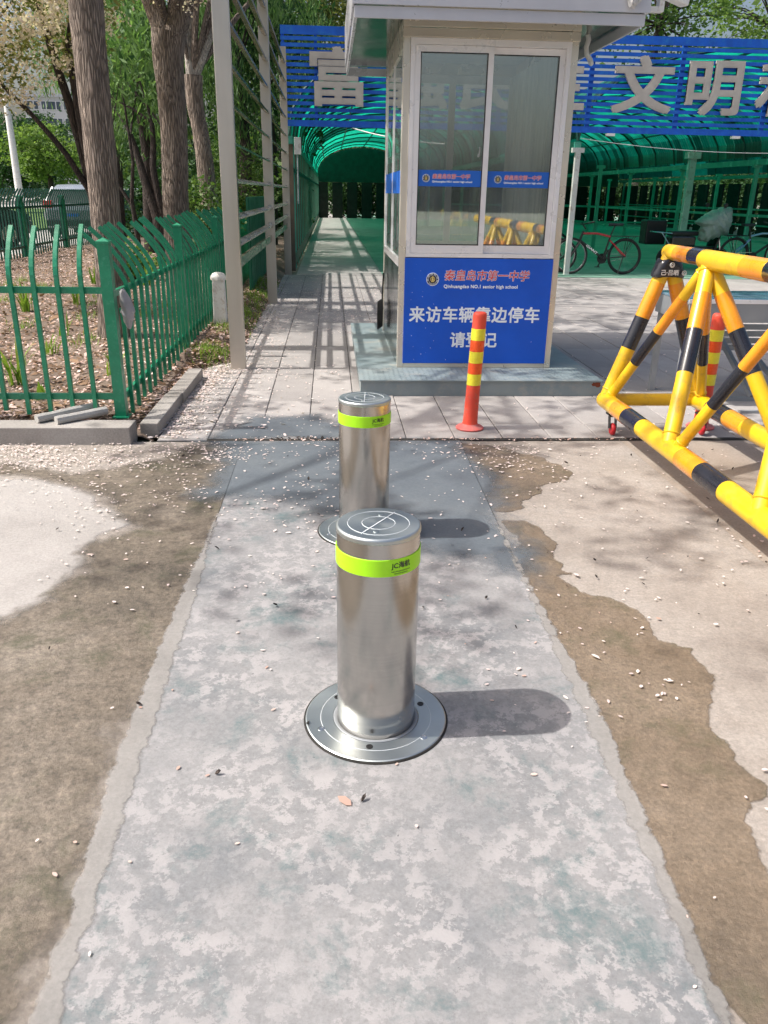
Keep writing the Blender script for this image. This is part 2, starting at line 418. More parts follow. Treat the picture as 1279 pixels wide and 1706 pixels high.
M_white = pm('white_paint', (.84,.84,.82), (.77,.77,.75), 6, .5, dirt=(.62,.56,.50), dscale=22)
M_wtext = pm('white_lettering', (.90,.95,1.0), (.85,.9,.96), 6, .6)
M_red = pm('red_lettering', (.75,.03,.04), (.65,.02,.03), 6, .5)
M_navy = pm('navy_emblem', (.01,.012,.05), (.008,.01,.03), 6, .4)
M_gold = pm('gold_emblem', (.80,.62,.20), (.7,.5,.15), 6, .4)
M_lime = pm('lime_reflective', (.42,.90,.015), (.40,.86,.012), 6, .4)
M_black = pm('black_paint', (.018,.019,.028), (.012,.013,.02), 6, .28, coat=.4)
M_yellow = pm('yellow_paint', (.80,.50,.01), (.76,.46,.012), 5, .40, coat=.2, dirt=(.60,.36,.03), dscale=14)
M_line = pm('bright_line', (.66,.70,.72), (.56,.6,.62), 8, .4)
M_orangeb = pm('orange_band', (.86,.33,.012), (.80,.28,.01), 7, .3, coat=.5)
M_cone = pm('orange_rubber', (.80,.085,.04), (.70,.07,.04), 7, .55, dirt=(.50,.15,.11), dscale=16)
M_conebase = pm('faded_rubber', (.70,.16,.14), (.60,.12,.11), 9, .6, dirt=(.45,.2,.18), dscale=12)
M_reflyel = pm('yellow_reflective', (.86,.80,.05), (.80,.70,.04), 60, .35)
M_reflorg = pm('orange_reflective', (.90,.12,.02), (.85,.08,.015), 60, .35)
M_gfence = pm('green_fence_paint', (.008,.25,.125), (.005,.19,.095), 9, .4, 0, coat=.2, dirt=(.04,.27,.16), dscale=30)
M_gfence2 = pm('dark_fence_paint', (.008,.10,.07), (.005,.07,.05), 9, .45)
M_gpanel = pm('green_panel', (.012,.17,.09), (.008,.12,.06), 2, .5)
M_shedpost = pm('shed_post_paint', (.08,.38,.28), (.05,.29,.21), 4, .5)
M_shedpale = pm('pale_post_paint', (.62,.64,.60), (.50,.53,.50), 4, .5, dirt=(.35,.32,.27), dscale=8)
M_shedbrown = pm('rusty_post', (.16,.12,.08), (.09,.08,.06), 4, .6)
M_deep = pm('added_dark_backing', (.012,.014,.010), (.006,.007,.005), 3, .9)  # near-black for the panels added to darken the hedge backdrop
M_shedfloor = concrete('green_floor', (.16,.30,.23), (.21,.36,.28), (.11,.235,.175), speck=.3, bmp=.15)
M_roofpanel = thin_plastic('green_roof_sheet', (.014,.20,.14), (.01,.56,.36), .5)
M_rib = pm('shed_rib', (.02,.10,.08), (.012,.07,.055), 4, .5)
M_tyre = pm('tyre_rubber', (.02,.02,.02), (.012,.012,.012), 20, .8)
M_dark = pm('black_plastic', (.015,.015,.016), (.01,.01,.01), 20, .45)
M_chrome = pm('chrome', (.75,.75,.75), (.6,.6,.6), 20, .2, 1)
M_redframe = pm('red_frame_paint', (.45,.02,.025), (.4,.015,.02), 6, .3, coat=.5)
M_redwheel = pm('red_wheel', (.55,.02,.03), (.45,.015,.02), 8, .45)
M_cover = pm('rain_cover', (.34,.42,.38), (.24,.31,.28), 4, .5, .2, .6, 9, .06)
M_grey = pm('grey_steel', (.33,.35,.37), (.27,.29,.31), 3, .5, .3)
M_tabletop = pm('table_top', (.40,.55,.66), (.10,.30,.48), 3, .15, .5, stretch=(.3,3,1))
M_bag = thin_plastic('plastic_bag', (.62,.60,.62), (.6,.58,.6), .35)
M_rust = pm('rust', (.22,.05,.02), (.15,.03,.015), 20, .8)
M_bark1 = bark('bark_grey_brown', (.45,.37,.31), (.27,.215,.18), 1.35)
M_bark2 = bark('bark_dark', (.12,.09,.075), (.06,.045,.04), 1.6)
M_bark3 = bark('bark_pale', (.80,.76,.70), (.62,.57,.51), 2)
M_leafwill = leafmat('feathery_leaf', (.03,.09,.03), (.20,.34,.12), .42)
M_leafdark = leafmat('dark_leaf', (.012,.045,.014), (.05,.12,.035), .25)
M_leafmid = leafmat('mid_leaf', (.035,.09,.02), (.12,.20,.05), .35)
M_leafbright = leafmat('bright_leaf', (.10,.19,.045), (.22,.32,.09), .4)
M_leafspring = leafmat('spring_leaf', (.10,.14,.035), (.30,.30,.11), .4)
M_blossom = leafmat('blossom', (.70,.58,.56), (.88,.82,.80), .45)
M_grass = leafmat('grass_blade', (.10,.20,.03), (.28,.42,.07), .35)
M_carwhite = pm('silver_car_paint', (.33,.36,.38), (.28,.31,.33), 2, .25, .4, coat=.6)
M_carblack = pm('dark_car_paint', (.015,.018,.02), (.012,.014,.016), 2, .2, .3, coat=.8)
M_carglass = pm('car_glass', (.03,.045,.05), (.02,.03,.035), 2, .08, .0, coat=.8)
M_taillight = pm('tail_light', (.6,.01,.015), (.5,.01,.01), 4, .2)
M_bldg = pm('pale_render', (.60,.60,.62), (.55,.55,.57), .5, .8)
M_win = pm('window_dark', (.10,.13,.17), (.06,.08,.1), 1, .2)
M_hose = pm('white_hose', (.7,.72,.72), (.6,.62,.62), 8, .4)
M_foil = pm('wrapped_plastic', (.66,.66,.66), (.45,.45,.46), 14, .35, .3, .8, 30, .01)
M_curtain = pm('curtain_cloth', (.80,.84,.80), (.60,.66,.62), 30, .8, stretch=(1,1,.02))
M_inside = pm('interior_panel', (.74,.77,.74), (.64,.68,.66), 3, .6)
M_roll = concrete('chipped_concrete', (.42,.41,.39), (.52,.51,.49), (.30,.29,.28), speck=.6)
# ------------------------------------------------------------------ ground and paving
def patch(name, poly, mt, z, step=.03, margin=.12):
    """fine sheet that stores its signed distance to an outline, so the stain can end raggedly"""
    P_ = np.array(poly); x0, y0 = P_.min(0)-margin; x1, y1 = P_.max(0)+margin
    X, Y = np.meshgrid(np.arange(x0, x1, step), np.arange(y0, y1, step)); q = np.stack([X.ravel(), Y.ravel()], 1)
    A = P_; B = np.roll(P_, -1, 0); d = np.full(len(q), 1e9); ins = np.zeros(len(q), bool)
    for a, b in zip(A, B):
        ab = b-a; L = (ab**2).sum()
        if L < 1e-12: continue
        t = np.clip(((q-a)@ab)/L, 0, 1); d = np.minimum(d, np.linalg.norm(q-(a+t[:, None]*ab), axis=1))
        c = (a[1] > q[:, 1]) != (b[1] > q[:, 1])
        with np.errstate(divide='ignore', invalid='ignore'): xi = a[0]+(q[:, 1]-a[1])*ab[0]/(ab[1] if ab[1] else 1e-12)
        ins ^= c & (q[:, 0] < xi)
    sd = np.where(ins, d, -d); ny, nx_ = X.shape; idx = np.arange(ny*nx_).reshape(ny, nx_)
    F = np.stack([idx[:-1, :-1], idx[:-1, 1:], idx[1:, 1:], idx[1:, :-1]], -1).reshape(-1, 4)
    F = F[(sd[F] > -margin).any(1)]; used = np.unique(F); mp = -np.ones(len(q), int); mp[used] = np.arange(len(used))
    V = np.concatenate([q[used], np.full((len(used), 1), z)], 1)
    me = bpy.data.meshes.new(name); me.from_pydata(V.tolist(), [], mp[F].tolist()); me.materials.append(mt)
    at = me.attributes.new('sd', 'FLOAT', 'POINT'); at.data.foreach_set('value', sd[used].astype(np.float32))
    o = bpy.data.objects.new(name, me); COL.objects.link(o); o['kind'] = 'structure'; return o
RNG = random.Random(7); NR = np.random.default_rng(11)
def ragged(pts, amp=.03, depth=4, seed=1, keep=()):
    r = random.Random(seed); out = list(pts)
    for d in range(depth):
        nxt = []
        n = len(out)
        for i in range(n):
            a = out[i]; b = out[(i+1) % n]; nxt.append(a)
            L = math.hypot(b[0]-a[0], b[1]-a[1])
            if L < .02: continue
            k = amp*L*r.uniform(-1, 1)*1.6
            nx, ny = -(b[1]-a[1])/L, (b[0]-a[0])/L
            nxt.append(((a[0]+b[0])/2+nx*k, (a[1]+b[1])/2+ny*k))
        out = nxt
    return out

o = obj('ground', MB().box(-400, 400, -60, 900, -.30, -.03), M_field, kind='structure')
DR = MB().add([(-6,-3,0),(9,-3,0),(9,4.66,0),(-6,4.66,0)], [(0,1,2,3)])
driveway = obj('driveway', MB().box(-6.4, 9, -3, 4.655, -.25, 0), M_drive, kind='structure')
Z1, Z2, Z3 = .002, .005, .0065
left_dry = [(-6, 3.6)] + [gp(*p) for p in [(0,798),(60,800),(110,812),(160,830),(215,880),(150,905),(140,935),(95,975),(75,1000),(30,1025),(0,1032)]] + [(-6, 2.3)]
patch('dry_patch', ragged(left_dry, .12, 3, 3), M_dry, Z1)
wl = [gp(*p) for p in [(0,775),(120,790),(240,775),(330,745),(400,735)]]+[(-.52, 3.9), (-.53, 3.0), (-.50, 2.4), (-.60,1.9), (-.56,1.4), (-.6, .8), (-.6, -.5), (-3.5,-.5), (-3.5, 2.2)] + [gp(*p) for p in [(-60,1045),(0,1040),(30,1033),(80,1004),(100,978),(146,938),(156,908),(226,880),(165,824),(112,804),(60,794),(0,790)]]
patch('wet_patch', wl, M_wetl, Z1+.0012)
w1 = [gp(*p) for p in [(765,738),(800,742),(835,744),(868,757),(905,764),(950,792),(930,803),(905,818),(868,838),(860,850),(815,852),(795,815),(775,770)]]
patch('wet_patch', ragged(w1, .12, 3, 5), M_wet, Z1+.0008, .02, .06)
w2 = [gp(*p) for p in [(832,868),(870,866),(905,885),(928,912),(935,940),(950,957),(930,960),(975,990),(1020,1000),(1068,1022),(1085,1050),(1095,1068),(1150,1080),(1195,1130),(1172,1195),(1200,1230),(1215,1262),(1250,1290),(1279,1322),(1240,1368),(1262,1400),(1279,1450),(1300,1520),(1300,1720)]]+[(.72,.5)]+[gp(*p) for p in [(1165,1620),(1085,1430),(1000,1250),(955,1130),(900,1010),(860,920)]]
patch('wet_patch', ragged(w2, .10, 3, 12), M_wet, Z1+.0008, .02, .06)
M_slab2 = concrete('brown_slab', (.30,.255,.215), (.38,.33,.285), (.23,.19,.155), speck=.7)
obj('side_slab', MB().add([(1.78,-3,Z1),(8.9,-3,Z1),(8.9,4.64,Z1),(1.78,4.64,Z1)], [(0,1,2,3)]), M_slab2, kind='structure')
sp = [(-.53,-2),( .70,-2),(.715,1.1),(.74,1.7),(.75,3.2),(.775,4.655),(-.53,4.655),(-.53,3.0)]
obj('concrete_strip', MB().poly(sp, Z2), M_strip, kind='structure')
# ragged pale mortar along both edges of the strip, damp and painted tree shade at its far end
patch('mortar_seam', [(-.54,-.5),(-.50,-.5),(-.505,1.2),(-.51,2.4),(-.525,3.6),(-.53,3.6),(-.565,2.6),(-.575,1.8),(-.55,1.2)], M_seam, Z3, .015, .05)
patch('mortar_seam', [(.67,-.5),(.695,-.5),(.728,1.1),(.775,1.9),(.765,2.3),(.755,3.4),(.745,3.4),(.73,2.3),(.70,1.2)], M_seam, Z3, .015, .05)
patch('damp_shade_patch', [(-.62,3.75),(0,3.55),(.35,3.1),(.80,2.7),(.85,3.6),(.80,4.66),(-.62,4.66)], M_damp_shade, Z2+.0008, .03, .3).data
patch('damp_shade_patch', [(-.75,4.74),(-.5,5.25),(-.1,5.3),(.1,4.95),(.12,4.70),(-.8,4.70)], M_damp_shade, .0045, .03, .25)
seam = MB()
for pts in ([(-.532,-2),(-.533,1.2),(-.53,3),(-.53,4.6)], [(.70,-2),(.715,1.1),(.74,1.7),(.75,3.2),(.775,4.6)]):
    for (ax, ay), (bx, by) in zip(pts[:-1], pts[1:]): seam.add([(ax-.0012,ay,.0058),(ax+.0012,ay,.0058),(bx+.0012,by,.0058),(bx-.0012,by,.0058)], [(0,1,2,3)])
obj('saw_cut', seam, M_joint, kind='structure')
# joint between driveway and pavement (loose dark grit)
jt = []
y = -.75
top = []; bot = []
while y < 9:
    top.append((y, 4.70+.004*math.sin(y*31))); bot.append((y, 4.652+.006*noise.noise(Vector((y*9, 1, 1))))); y += .05
obj('pavement_joint', MB().poly(bot+top[::-1], .006), M_joint, kind='structure')

# pavement of long stone slabs
pave = obj('pavement', MB().box(-1.05, 9.2, 4.66, 15.2, -.2, -.008), M_joint, kind='structure')
cols = [-1.05+.302*k for k in range(34)]
r = random.Random(5); far = MB(); ntile = 0; far2 = []
def tile_mb(w_, l_):
    m = MB(); e = .004
    # slab with a small chamfer
    x0, x1, y0, y1 = 0, w_, 0, l_
    m.add([(x0,y0,-.05),(x1,y0,-.05),(x1,y1,-.05),(x0,y1,-.05),(x0,y0,-e),(x1,y0,-e),(x1,y1,-e),(x0,y1,-e),(x0+e,y0+e,0),(x1-e,y0+e,0),(x1-e,y1-e,0),(x0+e,y1-e,0)],
          [(0,1,5,4),(1,2,6,5),(2,3,7,6),(3,0,4,7),(4,5,9,8),(5,6,10,9),(6,7,11,10),(7,4,8,11),(8,9,10,11)])
    return m
TL = {}
for ci, x in enumerate(cols):
    y = 4.70; first = True
    lens = [.355] if ci % 2 == 0 or ci > 4 else [.39]
    while y < 15.15:
        L = lens.pop(0) if lens else r.choice([.62, .92, .92, 1.22])
        L = min(L, 15.15-y)
        if L < .1: break
        dz = r.uniform(-.003, .002)
        if x+.3 > 9.15: break
        if x > .2 and x+.3 < 2.05 and y > 5.85 and y+L < 8.5: y += L; continue     # under the plinth
        if y < 9.6 and x < 5.2 and ntile < 290:
            k = round(L, 2)
            if k not in TL: TL[k] = mesh_of('paving_slab', tile_mb(.297, L-.006), M_tile)
            t = bpy.data.objects.new('paving_slab', TL[k]); COL.objects.link(t); t.location = (x, y, dz); t.parent = pave; ntile += 1
        else:
            m = tile_mb(.297, L-.006); far.add([(a+x, b+y, c+dz) for a, b, c in m.v], m.f)
        y += L
t = obj('paving_slabs_beyond', far, M_tile, pave); t['kind'] = 'stuff'
print('tiles', ntile)
# shed floor and light strip beside it
obj('shed_floor', MB().box(.95, 30, 15.16, 62, -.2, .006), M_shedfloor, kind='structure')
obj('shed_path', MB().box(-.62, .948, 15.16, 62, -.2, .004), M_tile, kind='structure')

# garden soil: a gently uneven sheet
def garden_z(x, y):
    edge = -1.13 + .30*max(0, min(1, (y-6.75)/.35)) + .03*noise.noise(Vector((y*3, 2, 5)))*(1 if y > 6.8 else 0)
    if x > edge: return -.03
    t = max(.55 if y < 6.7 else 0, min(1, (edge-x)/.22)); yy = max(0, min(1, (y-4.78)/.2))
    return .002 + (.085 + .03*max(0, min(1, (y-6)/6)))*t*yy + (.035*noise.noise(Vector((x*.9, y*.9, 3))) + .012*noise.noise(Vector((x*5, y*5, 7))))*t*yy
gx = np.linspace(-6.3, -.74, 96); gy = np.linspace(4.76, 30, 250)
V = np.array([(x, y, garden_z(x, y) + (.0 if x < -.9 else -.004)) for y in gy for x in gx]); nx = len(gx)
F = np.array([(j*nx+i, j*nx+i+1, (j+1)*nx+i+1, (j+1)*nx+i) for j in range(len(gy)-1) for i in range(nx-1)])
npmesh('garden_soil', V, F, M_soil, kind='structure', smooth=True)
obj('verge', MB().add([(-6.3,4.79,-.012),(-1.05,4.79,-.012),(-1.05,30,-.012),(-6.3,30,-.012)], [(0,1,2,3)]), M_soil, kind='structure')
obj('side_road', MB().box(-60, -6.4, -10, 26.2, -.2, -.02), M_road, kind='structure')
obj('side_road', MB().box(-60, -6.4, 26.203, 140, -.2, -.02), M_road, kind='structure')
M_lawn = pm('lawn', (.11,.20,.04), (.06,.13,.03), 4, .9, 0, .5, 200)
obj('lawn', MB().box(-30, -10.2, 30, 60, -.1, .05), M_lawn, kind='structure')

# kerbs
kb = thing('kerb', 'long grey concrete kerb in front of the green railings by the driveway', 'kerb', (-2.5, 4.69, 0))
x = -4.2
for x1 in (-3.17, -2.17, -1.175):
    obj('kerb_block', MB().box(x, x1-.006, 4.60, 4.775, -.02, .105), M_kerb, kb, bevel=.006); x = x1
kb = thing('kerb', 'low weathered side kerb between the garden verge and the stone path', 'kerb', (-1.12, 5.5, 0))
y = 4.80
for y1, dx in ((5.6, 0), (6.45, .01)):
    m = MB().box(-1.17, -1.06, y, y1-.008, -.02, .075); m.v = [(a+dx+(b-4.8)*.012, b, c) for a, b, c in m.v]
    obj('kerb_block', m, M_kerb, kb, bevel=.006); y = y1

# ------------------------------------------------------------------ petals
def flakes(name, xy, z, size, mt, tilt=.35, fold=.3, elong=1.5, label=None, parent=None):
    n = len(xy); a = NR.uniform(0, 2*PI, n); s = size*NR.lognormal(0, .3, n); e = NR.uniform(1, elong, n)
    base = np.array([(-1,0),(-.55,.55),(.3,.62),(1,0),(.3,-.62),(-.55,-.55)])
    ca, sa = np.cos(a), np.sin(a); tx = NR.uniform(-tilt, tilt, n); ty = NR.uniform(-tilt, tilt, n); cu = NR.uniform(0, fold, n)
    V = np.zeros((n, 6, 3))
    for k, (u, v_) in enumerate(base):
        px = u*s*e; py = v_*s
        V[:, k, 0] = xy[:, 0] + px*ca - py*sa; V[:, k, 1] = xy[:, 1] + px*sa + py*ca
        V[:, k, 2] = z + abs(v_)*s*cu + px*tx + py*ty + s*tilt*.9
    F = np.arange(n*6).reshape(n, 6)
    o = npmesh(name, V.reshape(-1, 3), F, mt, kind='stuff')
    if label: o['label'] = label
    return o
def sprinkle(n, x0, x1, y0, y1): return np.stack([NR.uniform(x0, x1, n), NR.uniform(y0, y1, n)], 1)
def clumps(n, k, x0, x1, y0, y1, sx, sy=None):
    c = sprinkle(k, x0, x1, y0, y1); i = NR.integers(0, k, n)
    return c[i] + NR.normal(0, 1, (n, 2))*np.array([sx, sy or sx])
xy = np.concatenate([sprinkle(150, -2.3, 2.2, .9, 4.6), sprinkle(300, -1.2, 2.6, 2.6, 4.6),
     clumps(160, 40, -.2, 2.4, 1.6, 4.6, .09), clumps(1500, 40, -2.2, -.55, 4.2, 4.58, .12, .07), clumps(500, 22, -1.9, .2, 3.3, 4.5, .12, .12),
     clumps(260, 14, .6, 1.4, 3.9, 4.6, .10, .08), clumps(16, 1, 1.02, 1.03, 2.05, 2.06, .05)])
xy = xy[(xy[:, 1] < 4.64)]
big = sprinkle(60, -1.6, 1.9, .9, 3.2)
flakes('fallen_petals', big, .008, .0062, M_petal_dry, tilt=.15, elong=1.7, label='larger pale petals lying singly on the nearest concrete')
flakes('fallen_petals', xy, .009, .0056, M_petal, tilt=.18, label='white and pink petals scattered over the concrete driveway')
xy = np.concatenate([clumps(700, 30, -1.0, .2, 4.75, 8, .12, .2), clumps(1500, 30, -1.03, -.88, 4.75, 6.8, .045, .15), sprinkle(900, -1.0, 6, 4.75, 15), clumps(2600, 70, -1.05, -.6, 5.0, 13, .09, .3), clumps(3000, 60, -.6, 1.0, 8.5, 14.5, .3, .5)])
xy = xy[(xy[:, 1] > 4.72) & ~((xy[:, 0] > .1) & (xy[:, 0] < 2.1) & (xy[:, 1] > 5.7) & (xy[:, 1] < 8.6))]
flakes('fallen_petals', xy, .003, .0072, M_petal, label='drift of pale petals along the stone path beside the booth')
def scatter_soil(name, n, size, mt, x0, x1, y0, y1, label, tilt=.5, elong=1.8, p=1.6, ymid=None):
    u = NR.uniform(0, 1, n)**p; xy = np.stack([NR.uniform(x0, x1, n), y0+(y1-y0)*u], 1)
    z = np.array([garden_z(a, b) for a, b in xy]); xy = xy[z > -.02]; z = z[z > -.02]
    return flakes(name, xy, z, size, mt, tilt, .5, elong, label)
scatter_soil('petal_litter', 26000, .011, M_petal_dry, -6.5, -1.15, 4.85, 20, 'thick litter of dried pink petals on the garden soil')
scatter_soil('leaf_litter', 14000, .014, M_litter, -6.5, -1.05, 4.85, 20, 'brown leaf litter on the garden soil', elong=2.2)
scatter_soil('petal_litter', 4500, .010, M_petal_dry, -1.2, -.75, 4.9, 14, 'pink petals and dust on the verge outside the green railings', p=1.1)
scatter_soil('leaf_litter', 2500, .012, M_litter, -1.2, -.85, 4.9, 14, 'brown crumbs and leaves on the verge by the steel posts', p=1.1)
# small dark debris (dead blossoms) on the driveway
xy = np.concatenate([sprinkle(60, .8, 2.7, 2, 4.6), sprinkle(45, -2.2, .7, 1.5, 4.6), clumps(60, 8, -.4, .2, 4.66, 4.7, .06, .01)])
flakes('dead_blossoms', xy, .008, .007, M_bark2, tilt=.9, label='small dark dead blossoms scattered on the concrete')
# grit along the pavement joint
xy = np.stack([NR.uniform(-.6, 2.2, 260), NR.normal(4.677, .018, 260)], 1)
flakes('joint_grit', xy, .007, .006, M_petal_dry, label='grit and petals caught in the dark joint at the pavement edge')

# ------------------------------------------------------------------ bollards
def bollard(name, label, loc, rot):
    t = thing(name, label, 'bollard', loc, 'stainless steel rising bollards'); R = .109; H = .603
    obj('shaft', MB().lathe([(R-.001, -.05), (R, 0), (R, H-.0165)], n=96), M_steel, t, True, local=True)
    cap = obj('cap', MB().lathe([(R, H-.0165), (R+.0016, H-.0145), (R+.0016, H-.006), (R+.0005, H-.0035), (R-.0015, H-.001), (R-.004, H), (R-.006, H), (R-.03, H), (0.0001, H)], n=128), M_cap, t, False, local=True)
    g = MB()
    for rr in (.043, .080): g.torus((0,0,H+.0003), (0,0,1), rr, .0008, 80, 6)
    obj('engraved_ring', g, M_line, cap, True, local=True)
    g = MB()
    for a in (0, PI):
        g.lathe([(.0075, H), (.007, H+.0025), (.003, H+.0028)], (math.cos(a+1.4)*.056, math.sin(a+1.4)*.056, 0), 16)
    obj('cap_screw', g, M_cap, cap, True, local=True)
    g = MB().bar((-.085*math.cos(rot), -.085*math.sin(rot), H+.0012), (.085*math.cos(rot), .085*math.sin(rot), H+.0012), .0030, .001)
    obj('scratch_line', g, M_line, cap, local=True)
    band = obj('reflective_band', MB().lathe([(R+.0006, H-.103), (R+.0022, H-.102), (R+.0022, H-.057), (R+.0006, H-.056)], n=96, close=False), M_lime, t, True, local=True)
    # printed mark bent onto the band
    def bend(m, a0, zc):
        r_ = R+.0030; return [(r_*math.sin(a0+x/r_), -r_*math.cos(a0+x/r_), zc+z) for x, y, z in m.v]
    m = text_mb('JC海航', .0185, .0003); m.v = bend(m, .50, H-.074); obj('band_lettering', m, M_black, band, local=True)
    m = MB()
    for j, (w_, zz) in enumerate(((.056, -.0155), (.040, -.0215))):
        for k in range(14): 
            x = -w_/2 + w_*k/14; m.add([(x,0,zz-.0012),(x+w_/14*.62,0,zz-.0012),(x+w_/14*.62,0,zz+.0012),(x,0,zz+.0012)], [(0,1,2,3)])
    m.v = bend(m, .50, H-.074); obj('band_small_print', m, M_black, band, local=True)
    # seated flange
    f = obj('flange', MB().lathe([(R+.012, -.02), (R+.012, .006), (R+.014, .0075), (.197, .0075), (.200, .0055), (.200, -.02)], n=128, close=False), M_cap, t, False, local=True)
    obj('inner_seal', MB().lathe([(R+.0005, .006), (R+.005, .0095), (R+.010, .0095), (R+.012, .007)], n=96, close=False), M_grey, f, True, local=True)
    obj('gap_seal', MB().lathe([(.1995, .0035), (.203, .0045), (.2055, .002), (.2055, -.01)], n=96, close=False), M_joint, t, True, local=True)
    g = MB().torus((0,0,.0076), (0,0,1), .157, .0008, 80, 6); obj('flange_groove', g, M_line, f, True, local=True)
    for k in range(6):
        a = k*PI/3+.35; sc = MB().lathe([(.0095, .0070), (.0095, .0088), (.0060, .0090), (.0055, .0080), (.0001, .0080)], (math.cos(a)*.165*(1 if k % 2 else .86), math.sin(a)*.165*(1 if k % 2 else .86), 0), 18)
        obj('screw', sc, M_chrome if k % 2 else M_dark, f, True, local=True)
    return t
bollard('rising_bollard', 'nearest stainless steel bollard with lime band, its shadow across the concrete strip', (.118, 1.905, Z2), .98)
bollard('rising_bollard', 'farther stainless steel bollard with lime band, standing just before the pavement edge', (.137, 3.272, Z2), 1.5)
# clear plastic lump beside rear bollard
m = MB(); bm = bmesh.new(); bmesh.ops.create_icosphere(bm, subdivisions=3, radius=.05)
for v in bm.verts:
    k = 1+.45*noise.noise(v.co*38+Vector((3,1,2))); v.co = Vector((v.co.x*k, v.co.y*k*.7, max(-.01, v.co.z*k*.9)))
m.add([tuple(v.co) for v in bm.verts], [tuple(q.index for q in f.verts) for f in bm.faces]); bm.free()
q = obj('crumpled_bag', m, M_bag, local=True); q.location = (.335, 3.22, .035); setp(q, 'small crumpled clear plastic bag on the ground behind the front bollard', 'bag')

# ------------------------------------------------------------------ traffic posts
def cone_post(label, loc, lean):
    t = thing('delineator_post', label, 'traffic post', loc, 'orange delineator posts')
    obj('base', MB().lathe([(.088, 0), (.090, .008), (.082, .016), (.060, .022), (.050, .034)], n=40), M_conebase, t, True, local=True)
    H = .735
    b = MB().lathe([(.050, .03), (.046, .06), (.044, .2), (.0425, .30), (.0425, H-.022), (.040, H-.008), (.032, H-.001), (.012, H+.001), (.011, H-.008), (.0001, H-.008)], n=40)
    b.v = [(x+lean*z, y, z) for x, y, z in b.v]; tube = obj('tube', b, M_cone, t, True, local=True)
    for k, z0 in enumerate((.285, .425, .565)):
        g = MB().lathe([(.0430, z0), (.0445, z0+.001), (.0445, z0+.070), (.0430, z0+.071)], n=40, close=False)
        g.v = [(x+lean*z, y, z) for x, y, z in g.v]; obj('reflective_band', g, M_reflyel, tube, True, local=True)
    for k, z0 in enumerate((.358, .498)):
        g = MB().lathe([(.0430, z0), (.0440, z0+.001), (.0440, z0+.064), (.0430, z0+.065)], n=40, close=False)
        g.v = [(x+lean*z, y, z) for x, y, z in g.v]; obj('orange_band', g, M_reflorg, tube, True, local=True)
    return t
cone_post('orange delineator post with yellow bands in front of the blue booth sign', (.885, 4.945, 0), .035)
cone_post('orange delineator post with yellow bands standing behind the yellow pipe barrier', (2.42, 4.96, 0), .01)

# ------------------------------------------------------------------ barrier
bar = thing('pipe_barrier', 'yellow and black tubular steel barrier on castors standing on the driveway', 'barrier', (2.03, 3.2, 0))
def btube(name, p0, p1, r_, bands, cap=False):
    p0 = Vector(p0); p1 = Vector(p1)
    m = MB().capsule(p0, p1, r_) if cap else MB().path([p0, p1], r_, 20)
    tb = obj(name, m, M_yellow, bar, True)
    for a, b, mt in bands:
        q0 = p0.lerp(p1, a); q1 = p0.lerp(p1, b)
        obj('black_band' if mt is M_black else 'orange_band', MB().path([q0, q0.lerp(q1, .003), q1.lerp(q0, .003), q1], [r_+.0003, r_+.0011, r_+.0011, r_+.0003], 20, caps=False), mt, tb, True)
    if name in ('leg', 'brace'):
        d = (p1-p0).normalized()
        for q, s_ in ((p0, .055), (p1, -.055)): obj('weld_bead', MB().torus(q+d*s_, d, r_+.001, .0045, 22, 6), M_yellow, tb, True)
    return tb
XL, XR, XT, ZL, ZT = 1.745, 2.345, 2.03, .195, 1.10
Y_end, Y_near = 4.93, .9
def yb(y): return (Y_end-y)/(Y_end-Y_near)
bl = []
for k in range(4):
    o_ = k*.98; bl += [(yb(4.66-o_), yb(4.47-o_), M_orangeb), (yb(4.465-o_), yb(4.20-o_), M_black)]
bl2 = [(yb(3.62), yb(3.38), M_orangeb), (yb(3.375), yb(3.10), M_black)]
btube('lower_tube', (XL, Y_end, ZL), (XL, Y_near, ZL), .052, [(yb(4.68), yb(4.50), M_orangeb), (yb(4.495), yb(4.25), M_black), (yb(3.70), yb(3.48), M_orangeb), (yb(3.475), yb(3.22), M_black), (yb(2.6), yb(2.4), M_orangeb), (yb(2.395), yb(2.15), M_black)], True)
btube('lower_tube', (XR, Y_end, ZL), (XR, Y_near, ZL), .052, [(yb(4.70), yb(4.46), M_black), (yb(4.455), yb(4.25), M_orangeb), (yb(3.70), yb(3.48), M_black), (yb(3.475), yb(3.22), M_orangeb)], True)
btube('top_tube', (XT, 4.93, ZT), (XT, 4.3, ZT), .044, [(yb2, yb3, mm) for yb2, yb3, mm in ((.24, .56, M_orangeb), (.565, .95, M_black))], True)
btube('top_tube', (XT, 4.42, ZT-.006), (XT, .9, ZT-.006), .052, [(.135, .20, M_orangeb), (.202, .30, M_black), (.5, .56, M_orangeb), (.562, .64, M_black)], True)
btube('end_tube', (XL+.03, Y_end-.01, ZL), (XR-.02, Y_end-.01, ZL), .040, [])
lb = [(.08, .33, M_orangeb), (.335, .56, M_black)]
for x_ in (XL, XR):
    btube('leg', (XT, 4.90, ZT-.02), (x_, 4.90, ZL+.02), .044, [(.30, .47, M_orangeb), (.475, .70, M_black)] if 0 else [(.18, .42, M_orangeb), (.422, .64, M_black)])
yb_nodes = [(4.36, 3.88), (3.34, 2.93), (2.36, 1.95)]
prevY = Y_end-.07
for ya, yn in yb_nodes:
    for x_ in (XL, XR):
        btube('leg', (XT, ya, ZT-.02), (x_, yn, ZL+.02), .042, [(.18, .38, M_orangeb), (.382, .62, M_black)])
        btube('brace', (XT, ya+.02, ZT-.03), (x_, prevY, ZL+.02), .030, [(.22, .46, M_orangeb), (.462, .70, M_black)])
    prevY = yn-.09
